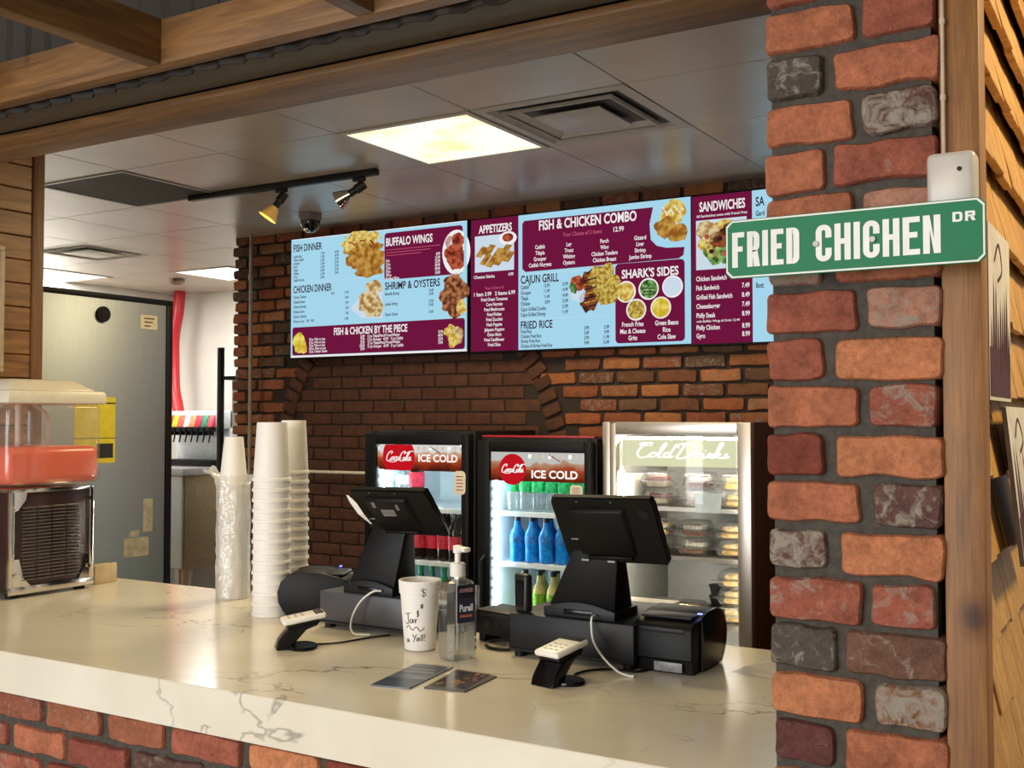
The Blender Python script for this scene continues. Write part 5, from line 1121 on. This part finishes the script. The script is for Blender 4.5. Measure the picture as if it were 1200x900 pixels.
w_.stroke([(.020, .146), (.014, .152), (.010, .146), (.018, .140), (.016, .133), (.009, .136)], LW, .0005, 0, 1); w_.stroke([(.014, .156), (.014, .130)], LW, .0005, 0, 1)
w_.stroke([(.008, .112), (.014, .106)], LW, .0005, 0, 1); w_.stroke([(.014, .113), (.008, .105)], LW, .0005, 0, 1); w_.stroke([(.011, .115), (.011, .103)], LW, .0005, 0, 1)
w_.stroke([(.004, .098), (.000, .094), (.004, .090), (.000, .085)], LW, .0005, 0, 1); w_.stroke([(.002, .101), (.002, .083)], LW, .0005, 0, 1)
w_.stroke([(-.030, .090), (-.016, .092)], LW, .0005, 0, 1); w_.stroke([(-.023, .091), (-.022, .070), (-.028, .066), (-.031, .071)], LW, .0005, 0, 1)
w_.stroke([(-.010, .077), (-.016, .077), (-.017, .069), (-.012, .070), (-.010, .078), (-.009, .069)], LW, .0005, 0, 1); w_.stroke([(-.005, .078), (-.004, .069), (-.003, .076), (.001, .078)], LW, .0005, 0, 1)
w_.stroke([(-.030, .056), (-.022, .062), (-.012, .052), (-.002, .060), (.008, .050), (.018, .058)], LW, .0005, 0, 1)
w_.stroke([(-.026, .030), (-.031, .028), (-.028, .022), (-.024, .030), (-.023, .022)], LW, .0005, 0, 1); w_.stroke([(-.012, .042), (-.007, .034)], LW, .0005, 0, 1); w_.stroke([(-.002, .042), (-.010, .024)], LW, .0005, 0, 1)
w_.stroke([(.004, .034), (-.001, .032), (.001, .026), (.005, .034), (.006, .026)], LW, .0005, 0, 1); w_.stroke([(.011, .042), (.010, .026)], LW, .0005, 0, 1); w_.stroke([(.015, .042), (.014, .026)], LW, .0005, 0, 1); w_.stroke([(.020, .044), (.019, .032)], LW, .0005, 0, 1); w_.stroke([(.019, .028), (.0185, .026)], LW*1.3, .0005, 0, 1)
m.build('handwriting', M['ink'], t, smooth=False)

# sanitizer bottle
t = thing('sanitizer_bottle', 'clear hand sanitizer bottle with white pump, right of the tip cup', 'bottle', (-1.412, 2.115, ZC), math.radians(68))
def oct_(hx, hy, c): return [(-hx+c, -hy), (hx-c, -hy), (hx, -hy+c), (hx, hy-c), (hx-c, hy), (-hx+c, hy), (-hx, hy-c), (-hx, -hy+c)]
def octo(mb, levels):
    R_ = [[mb.bm.verts.new((x, y, z)) for x, y in oct_(hx, hy, c)] for hx, hy, c, z in levels]; fs = []
    for A, B in zip(R_, R_[1:]):
        for k in range(8): fs.append(mb.bm.faces.new((A[k], A[(k+1) % 8], B[(k+1) % 8], B[k])))
    fs.append(mb.bm.faces.new(R_[0][::-1])); fs.append(mb.bm.faces.new(R_[-1]))
b = MB(); octo(b, [(.036, .024, .012, 0), (.040, .028, .012, .006), (.041, .029, .012, .02), (.041, .029, .012, .158), (.034, .023, .012, .176), (.016, .016, .007, .184), (.014, .014, .006, .192)]); b.build('body', M['gel'], t, smooth=False)
b = MB(); octo(b, [(.034, .022, .011, .004), (.0385, .0265, .011, .012), (.0385, .0265, .011, .085)]); b.build('gel', CLEAR('gel_fill', (0.93, 0.95, 0.97, 1), 0.3, 0.06, milk=0.03, milkcol=(0.7, 0.75, 0.8, 1)), t, smooth=False)
b = MB(); b.lathe([(0.017, .188), (0.018, .190), (0.018, .216), (0.015, .219), (0.007, .220), (0.007, .240), (0.011, .242), (0.011, .258), (0, .260)], n=22); b.box(-0.010, 0.010, -0.040, 0.004, .246, .257, 0.004); b.build('pump', M['white'], t)
b = MB(); b.tube([(0, 0, .02), (0, 0, .19)], 0.0035, 8); b.build('dip_tube', M['white'], t)
m = MB(); F = Flat(m, (-0.022, -0.0292, .086)); F.rect(0, 0, .050, .086, 0.0004, 0, 0.004); F.rect(0.003, 0.056, 0.047, 0.082, 0.0008, 1); F.text('ADVANCED', 0.025, 0.069, 0.009, 0.0012, 2, w=0.038, al='c', off=.02); F.text('Purell', 0.025, 0.026, 0.016, 0.0012, 3, w=0.036, al='c', off=.03); F.rect(0.008, 0.012, 0.042, 0.018, 0.0008, 4)
m.build('label', [P('label_navy', C(40, 44, 66), 0.35, var=0.1), P('label_black', C(30, 26, 34), 0.35), P('label_pink', C(196, 150, 160), 0.5), P('label_white', C(226, 226, 240), 0.5), P('label_orange', C(180, 96, 76), 0.5)], t, smooth=False)

# two printed cards lying on the counter
def card(name, label, pts, mats, draw):
    o = Vector((*pts[0], ZC)); b = MB(); P4 = [Vector((*p, ZC))-o for p in pts]
    b.hexa([tuple(p) for p in P4]+[tuple(p+Vector((0, 0, .003))) for p in P4])
    u = P4[1]-P4[0]; v = P4[3]-P4[0]; F = Flat(b, (0, 0, 0.003), u, v, (0, 0, 1)); draw(F)
    return tag(b.build(name, mats, smooth=False, loc=tuple(o)), label, 'card')
def blue(F):
    F.rect(0.01, 0.0, 0.99, 0.35, .0002, 1); F.rect(0.05, 0.5, 0.95, 0.9, .0002, 2); F.rect(0.1, 0.62, 0.9, 0.67, .0004, 3); F.rect(0.1, 0.74, 0.8, 0.78, .0004, 3)
card('flyer', 'blue and grey printed flyer on the counter before the tip cup', [(-1.421, 1.806), (-1.335, 1.824), (-1.366, 2.029), (-1.457, 2.013)],
     [P('flyer_grey', C(112, 122, 134), 0.3, var=0.15, nscale=25), P('flyer_navy', C(44, 62, 88), 0.3, var=0.2, nscale=20), P('flyer_slate', C(84, 92, 108), 0.3, var=0.12), P('flyer_pale', C(160, 166, 176), 0.4)], blue)
def dark(F):
    F.rect(0.06, 0.1, 0.94, 0.9, .0002, 1)
    rr = random.Random(2)
    for k in range(12): F.disc(rr.uniform(.15, .85), rr.uniform(.18, .82), 0.07, .0004+.00002*k, 2 if k % 2 else 3, 9, .5, k)
card('brochure', 'dark brochure with golden pictures, before the sanitizer bottle', [(-1.314, 1.845), (-1.223, 1.859), (-1.237, 2.003), (-1.344, 2.013)],
     [P('brochure_edge', C(70, 66, 64), 0.3), P('brochure_dark', C(46, 34, 26), 0.25, var=0.3, nscale=50), P('brochure_gold', C(150, 106, 52), 0.3, var=0.3, nscale=60), P('brochure_brown', C(96, 62, 36), 0.3, var=0.3)], dark)

# small black box and upright handset by the right drawer, white box behind
box_t = t = thing('cable_box', 'low black plastic box left of the black cash drawer', 'box', (-1.488, 2.305, ZC), math.radians(-12))
b = MB(); b.box(0, 0.13, 0, 0.10, 0.02, 0.080, 0.004); b.build('body', M['black'], t)
b = MB(); b.box(0.02, 0.12, -0.002, 0.002, 0.066, 0.074, 0.001); b.box(0.03, 0.05, -0.002, 0.002, 0.035, 0.055, 0.001); b.box(0.075, 0.085, -0.002, 0.002, 0.04, 0.05); b.build('port', M['charcoal'], t)
for x in (0.015, 0.115):
    b = MB(); b.box(x-.01, x+.01, 0.01, 0.09, 0, 0.021, 0.002); b.build('foot', M['black'], t)
b = MB(); b.tube(smooth_path([(-1.42, 2.25, ZC+.006), (-1.40, 2.235, ZC+.005), (-1.37, 2.23, ZC+.005), (-1.345, 2.24, ZC+.006), (-1.35, 2.265, ZC+.012), (-1.38, 2.27, ZC+.02), (-1.42, 2.265, ZC+.012)]), 0.004, 8)
under(b.build('cord', M['black']), box_t)
t = thing('handset', 'upright black padded handset standing on the corner of the black drawer', 'handset', (-1.302, 2.228, ZC+0.1002), math.radians(-25))
b = MB(); b.hexa([(-.022, -.012, 0), (.022, -.012, 0), (.022, .012, 0), (-.022, .012, 0), (-.028, -.010, .088), (.022, -.010, .088), (.022, .012, .088), (-.028, .012, .088)], 0.007, 3); b.build('body', P('black_leatherette', C(28, 27, 26), 0.4, bmp=0.2, nscale=200), t)
b = MB(); b.box(-.016, .016, -.0125, -.010, .012, .074, .001); b.build('back_panel', M['black_gloss'], t)
t = thing('white_lidded_box', 'flat black box with white top behind the right terminal', 'box', (-1.155, 2.553, ZC)); t.scale = (1, 1, 0.70)
b = MB(); b.box(-0.10, 0.10, -0.05, 0.02, 0.0, 0.128, 0.003); b.build('body', M['black'], t)
b = MB(); b.box(-0.103, 0.103, -0.053, 0.021, 0.1285, 0.139, 0.003); b.build('lid', M['white'], t)
# cables
b = MB(); b.tube(smooth_path([(-1.737, 2.250, ZC+.110), (-1.755, 2.238, ZC+.108), (-1.782, 2.225, ZC+.085), (-1.800, 2.215, ZC+.05), (-1.800, 2.205, ZC+.02), (-1.785, 2.200, ZC+.005), (-1.765, 2.205, ZC+.004), (-1.745, 2.215, ZC+.004)]), 0.0025, 8)
tag(b.build('white_cable', M['white']), 'white cable looping from the left terminal base down to the counter', 'cable')
b = MB(); b.tube(smooth_path([(-1.105, 2.207, ZC+.112), (-1.105, 2.190, ZC+.110), (-1.102, 2.182, ZC+.09), (-1.090, 2.170, ZC+.06), (-1.060, 2.160, ZC+.03), (-1.025, 2.152, ZC+.009), (-1.000, 2.150, ZC+.003), (-0.985, 2.15, ZC+.003)]), 0.0025, 8)
tag(b.build('white_cable', M['white']), 'white cable hanging from the right terminal base over the black drawer', 'cable')
b = MB(); b.tube(smooth_path([(-1.79, 2.055, ZC+.004), (-1.765, 2.075, ZC+.004), (-1.745, 2.11, ZC+.004), (-1.735, 2.15, ZC+.004), (-1.72, 2.20, ZC+.004), (-1.70, 2.238, ZC+.004)]), 0.0028, 8)
under(b.build('cord', M['black']), DOCK[0])
b = MB(); b.tube(smooth_path([(-1.085, 2.075, ZC+.004), (-1.10, 2.10, ZC+.004), (-1.09, 2.15, ZC+.004), (-1.05, 2.185, ZC+.004), (-1.00, 2.19, ZC+.004), (-0.985, 2.22, ZC+.004)]), 0.003, 8)
under(b.build('cord', M['black']), DOCK[1])
b = MB(); pts = [(-0.82, 2.31), (-0.70, 2.27), (-0.62, 2.36), (-0.66, 2.47), (-0.77, 2.455)]; rr = random.Random(3)
g = []
for i in range(9):
    r_ = []
    for j in range(9):
        u, v = i/8, j/8; x = -0.825+0.20*u+0.03*v; y = 2.30+0.16*v-0.03*u
        r_.append(b.bm.verts.new((x, y, ZC+.002+.004*max(0, noise.noise(Vector((u*4, v*4, 2)))))))
    g.append(r_)
for i in range(8):
    for j in range(8): b.bm.faces.new((g[i][j], g[i+1][j], g[i+1][j+1], g[i][j+1]))
tag(b.build('tissue_sheet', CLEAR('thin_sheet', (0.95, 0.94, 0.9, 1), 0.15, 0.2, milk=0.45, milkcol=(0.74, 0.7, 0.62, 1), bmp=0.5)), 'thin crumpled translucent sheet on the counter beside the pillar', 'paper')

# ------------------------------------------------------------------ street sign, junction box, canvases, framed board
t = thing('street_sign', 'green street sign reading FRIED CHICHEN DR mounted across the brick pillar', 'sign', (-0.572, 1.585, 1.811))
sw, sh = 0.365, 0.0885; b = MB(); ch = 0.008
b.prism([(ch, 0), (sw-ch, 0), (sw, ch), (sw, sh-ch), (sw-ch, sh), (ch, sh), (0, sh-ch), (0, ch)], 'y', 0, 0.003, 0.0006, 1); b.build('plate', M['green_sign'], t)
m = MB(); F = Flat(m, (0, 0, 0))
def octpts(i, c): return [(i+c, i), (sw-i-c, i), (sw-i, i+c), (sw-i, sh-i-c), (sw-i-c, sh-i), (i+c, sh-i), (i, sh-i-c), (i, i+c)]
A, B = octpts(0.0012, 0.0085), octpts(0.0036, 0.0078)
for k in range(8): F.poly([A[k], A[(k+1) % 8], B[(k+1) % 8], B[k]], 0.0006, 0)
m.build('border', M['sign_white'], t, smooth=False)
m = MB(); F = Flat(m, (0, 0, 0))
def block(ch, x, y, w, h, t, th):
    """condensed bold highway capital in the box x, y, w, h with stem t and bar th"""
    def rc(a, b_, c, d): F.rect(x+a, y+b_, x+c, y+d, 0.0008, 0)
    def rounded(y0, y1, left, gap=None):
        r = min(w*0.48, (y1-y0)*0.32); o, n_ = [], 7
        def arc(cx, cy, a0, a1, rr): return [(cx+rr*math.cos(a0+(a1-a0)*k/n_), cy+rr*math.sin(a0+(a1-a0)*k/n_)) for k in range(n_+1)]
        ri = max(r-t, r*0.25)
        if left:
            r = min(r, w-t-0.0002)
            O = [(t, y1)]+arc(w-r, y1-r, PI/2, 0, r)+arc(w-r, y0+r, 0, -PI/2, r)+[(t, y0)]
            I = [(t, y1-th)]+[(min(w-t, p), q) for p, q in arc(w-t-ri, y1-th-ri, PI/2, 0, ri)]+[(min(w-t, p), q) for p, q in arc(w-t-ri, y0+th+ri, 0, -PI/2, ri)]+[(t, y0+th)]
        else:
            O = [(w, h*0.64)]+arc(w-r, y1-r, 0, PI/2, r)+arc(r, y1-r, PI/2, PI, r)+arc(r, y0+r, PI, 1.5*PI, r)+arc(w-r, y0+r, 1.5*PI, 2*PI, r)+[(w, h*0.36)]
            I = [(w-t, h*0.64)]+arc(w-t-ri, y1-th-ri, 0, PI/2, ri)+arc(t+ri, y1-th-ri, PI/2, PI, ri)+arc(t+ri, y0+th+ri, PI, 1.5*PI, ri)+arc(w-t-ri, y0+th+ri, 1.5*PI, 2*PI, ri)+[(w-t, h*0.36)]
        for k in range(len(O)-1): F.poly([(x+O[k][0], y+O[k][1]), (x+O[k+1][0], y+O[k+1][1]), (x+I[k+1][0], y+I[k+1][1]), (x+I[k][0], y+I[k][1])], 0.0008, 0)
    if ch == 'C': rounded(0, h, False); return
    rc(0, 0, t, h)
    if ch in 'FE': rc(t, h-th, w, h); rc(t, h*.45, w*.86, h*.45+th)
    if ch == 'E': rc(t, 0, w, th)
    if ch in 'HN': rc(w-t, 0, w, h)
    if ch == 'H': rc(t, h*.44, w-t, h*.44+th)
    if ch == 'N': F.poly([(x+t, y+h), (x+t, y+h*.62), (x+w-t, y), (x+w-t, y+h*.38)], 0.0008, 0)
    if ch == 'D': rounded(0, h, True)
    if ch == 'R': rounded(h*.42, h, True); F.poly([(x+w*.42, y+h*.46), (x+w-t, y), (x+w+t*.08, y), (x+w*.84, y+h*.46)], 0.0008, 0)
def word(tx, x, y, w, h, gap, t, th):
    n_i = tx.count('I'); lw = (w-gap*(len(tx)-1)-n_i*t)/(len(tx)-n_i)
    for c_ in tx:
        cw = t if c_ == 'I' else lw
        block(c_, x, y, cw, h, t, th); x += cw+gap
    m.build('lettering', M['sign_white'], SIGN, smooth=False)
SIGN = t; word('FRIED', 0.0105, 0.0165, 0.102, 0.053, 0.0042, 0.0088, 0.0078)
m = MB(); F = Flat(m, (0, 0, 0)); word('CHICHEN', 0.1365, 0.0165, 0.171, 0.053, 0.0042, 0.0088, 0.0078)
m = MB(); F = Flat(m, (0, 0, 0)); word('DR', 0.323, 0.0572, 0.029, 0.0135, 0.0032, 0.0038, 0.003)
for x in (0.137, 0.217):
    b = MB(); b.tube([(x, -0.004, 0.0425), (x, 0.001, 0.0425)], 0.0042, 14); b.tube([(x, 0.003, 0.0425), (x, 0.066, 0.0425)], 0.002, 8); b.build('bolt', P('bolt_zinc', C(120, 118, 112), 0.4, 0.6), t)
t = thing('junction_box', 'off-white electrical box above the right end of the street sign', 'electrical box', (-0.252, 1.66, 1.895))
b = MB(); b.box(-0.036, 0.028, -0.045, 0.0, 0.0, 0.078, 0.008, 3); b.build('body', M['off_white_metal'], t)
b = MB(); b.tube([(-0.018, -0.010, 0.078), (-0.018, -0.010, 0.70)], 0.0028, 8)
for z in (0.16, 0.27): b.tube([(-0.018, -0.010, z), (-0.018, -0.010, z+.008)], 0.0042, 8)
b.build('conduit', P('thin_conduit', C(190, 172, 148), 0.3), t)
b = MB(); b.tube([(0.008, -0.047, 0.052), (0.008, -0.0445, 0.052)], 0.0032, 10); b.build('screw', M['black'], t)

M['canvas_side'] = P('canvas_edge', C(120, 112, 104), 0.8); M['cv_white'] = P('canvas_grey_white', C(196, 190, 184), 0.7, var=0.06, nscale=14); M['cv_maroon'] = P('canvas_maroon', C(70, 26, 32), 0.6, var=0.15, nscale=30)
def canvas(label, y0, y1, z0, z1, xf, tilt, seed):
    t = thing('canvas_painting', label, 'painting', (xf, y0, z1)); t.rotation_euler = (0, tilt, 0); h = z1-z0; w = y1-y0
    b = MB(); b.box(-0.0065, 0.0, 0, w, -h, 0, 0.001, 1); b.build('canvas', [M['canvas_side']], t)
    m = MB(); F = Flat(m, (0.0005, 0, -h), (0, 1, 0), (0, 0, 1), (1, 0, 0)); F.rect(0, 0, w, h, 0, 0); rr = random.Random(seed)
    for k in range(9):
        x = w*(0.05+0.1*k); top = h*rr.uniform(0.45, 0.80); F.poly([(x, 0.006), (x+w*.11, 0.006), (x+w*.09, top*.55), (x+w*.055, top), (x+w*.02, top*.5)], 0.0006+0.00005*k, 1)
    F.rect(0.006, 0.006, w-.006, h*.30, 0.0004, 1); F.stroke([(w*.25, h*.80), (w*.45, h*.92), (w*.6, h*.78), (w*.4, h*.70)], 0.006, .0008, 1, 1)
    m.build('picture', [M['cv_white'], M['cv_maroon']], t, smooth=False)
canvas('square canvas with maroon drips on the shingle wall, beside the wooden post', 1.735, 1.985, 1.628, 1.892, -0.2248, 0.0, 1)
canvas('tilted white canvas with maroon marks lower on the shingle wall', 1.905, 2.20, 1.366, 1.620, -0.2238, math.radians(-5.5), 2)
t = thing('framed_board', 'grey board in a thin light frame on the left plank wall', 'board', (-3.60, 2.05, 1.78))
b = MB(); b.box(0, 0.012, 0.0, 0.375, 0.0, 0.43, 0.01); b.build('panel', P('board_grey', C(86, 92, 92), 0.3, var=0.1, nscale=8), t)
b = MB()
for (y0, y1, z0, z1) in ((-.012, .387, -.012, .006), (-.012, .387, .424, .442), (-.012, .006, .006, .424), (.369, .387, .006, .424)): b.box(0, 0.018, y0, y1, z0, z1, 0.004)
b.build('frame', P('frame_beige', C(180, 160, 130), 0.5), t)
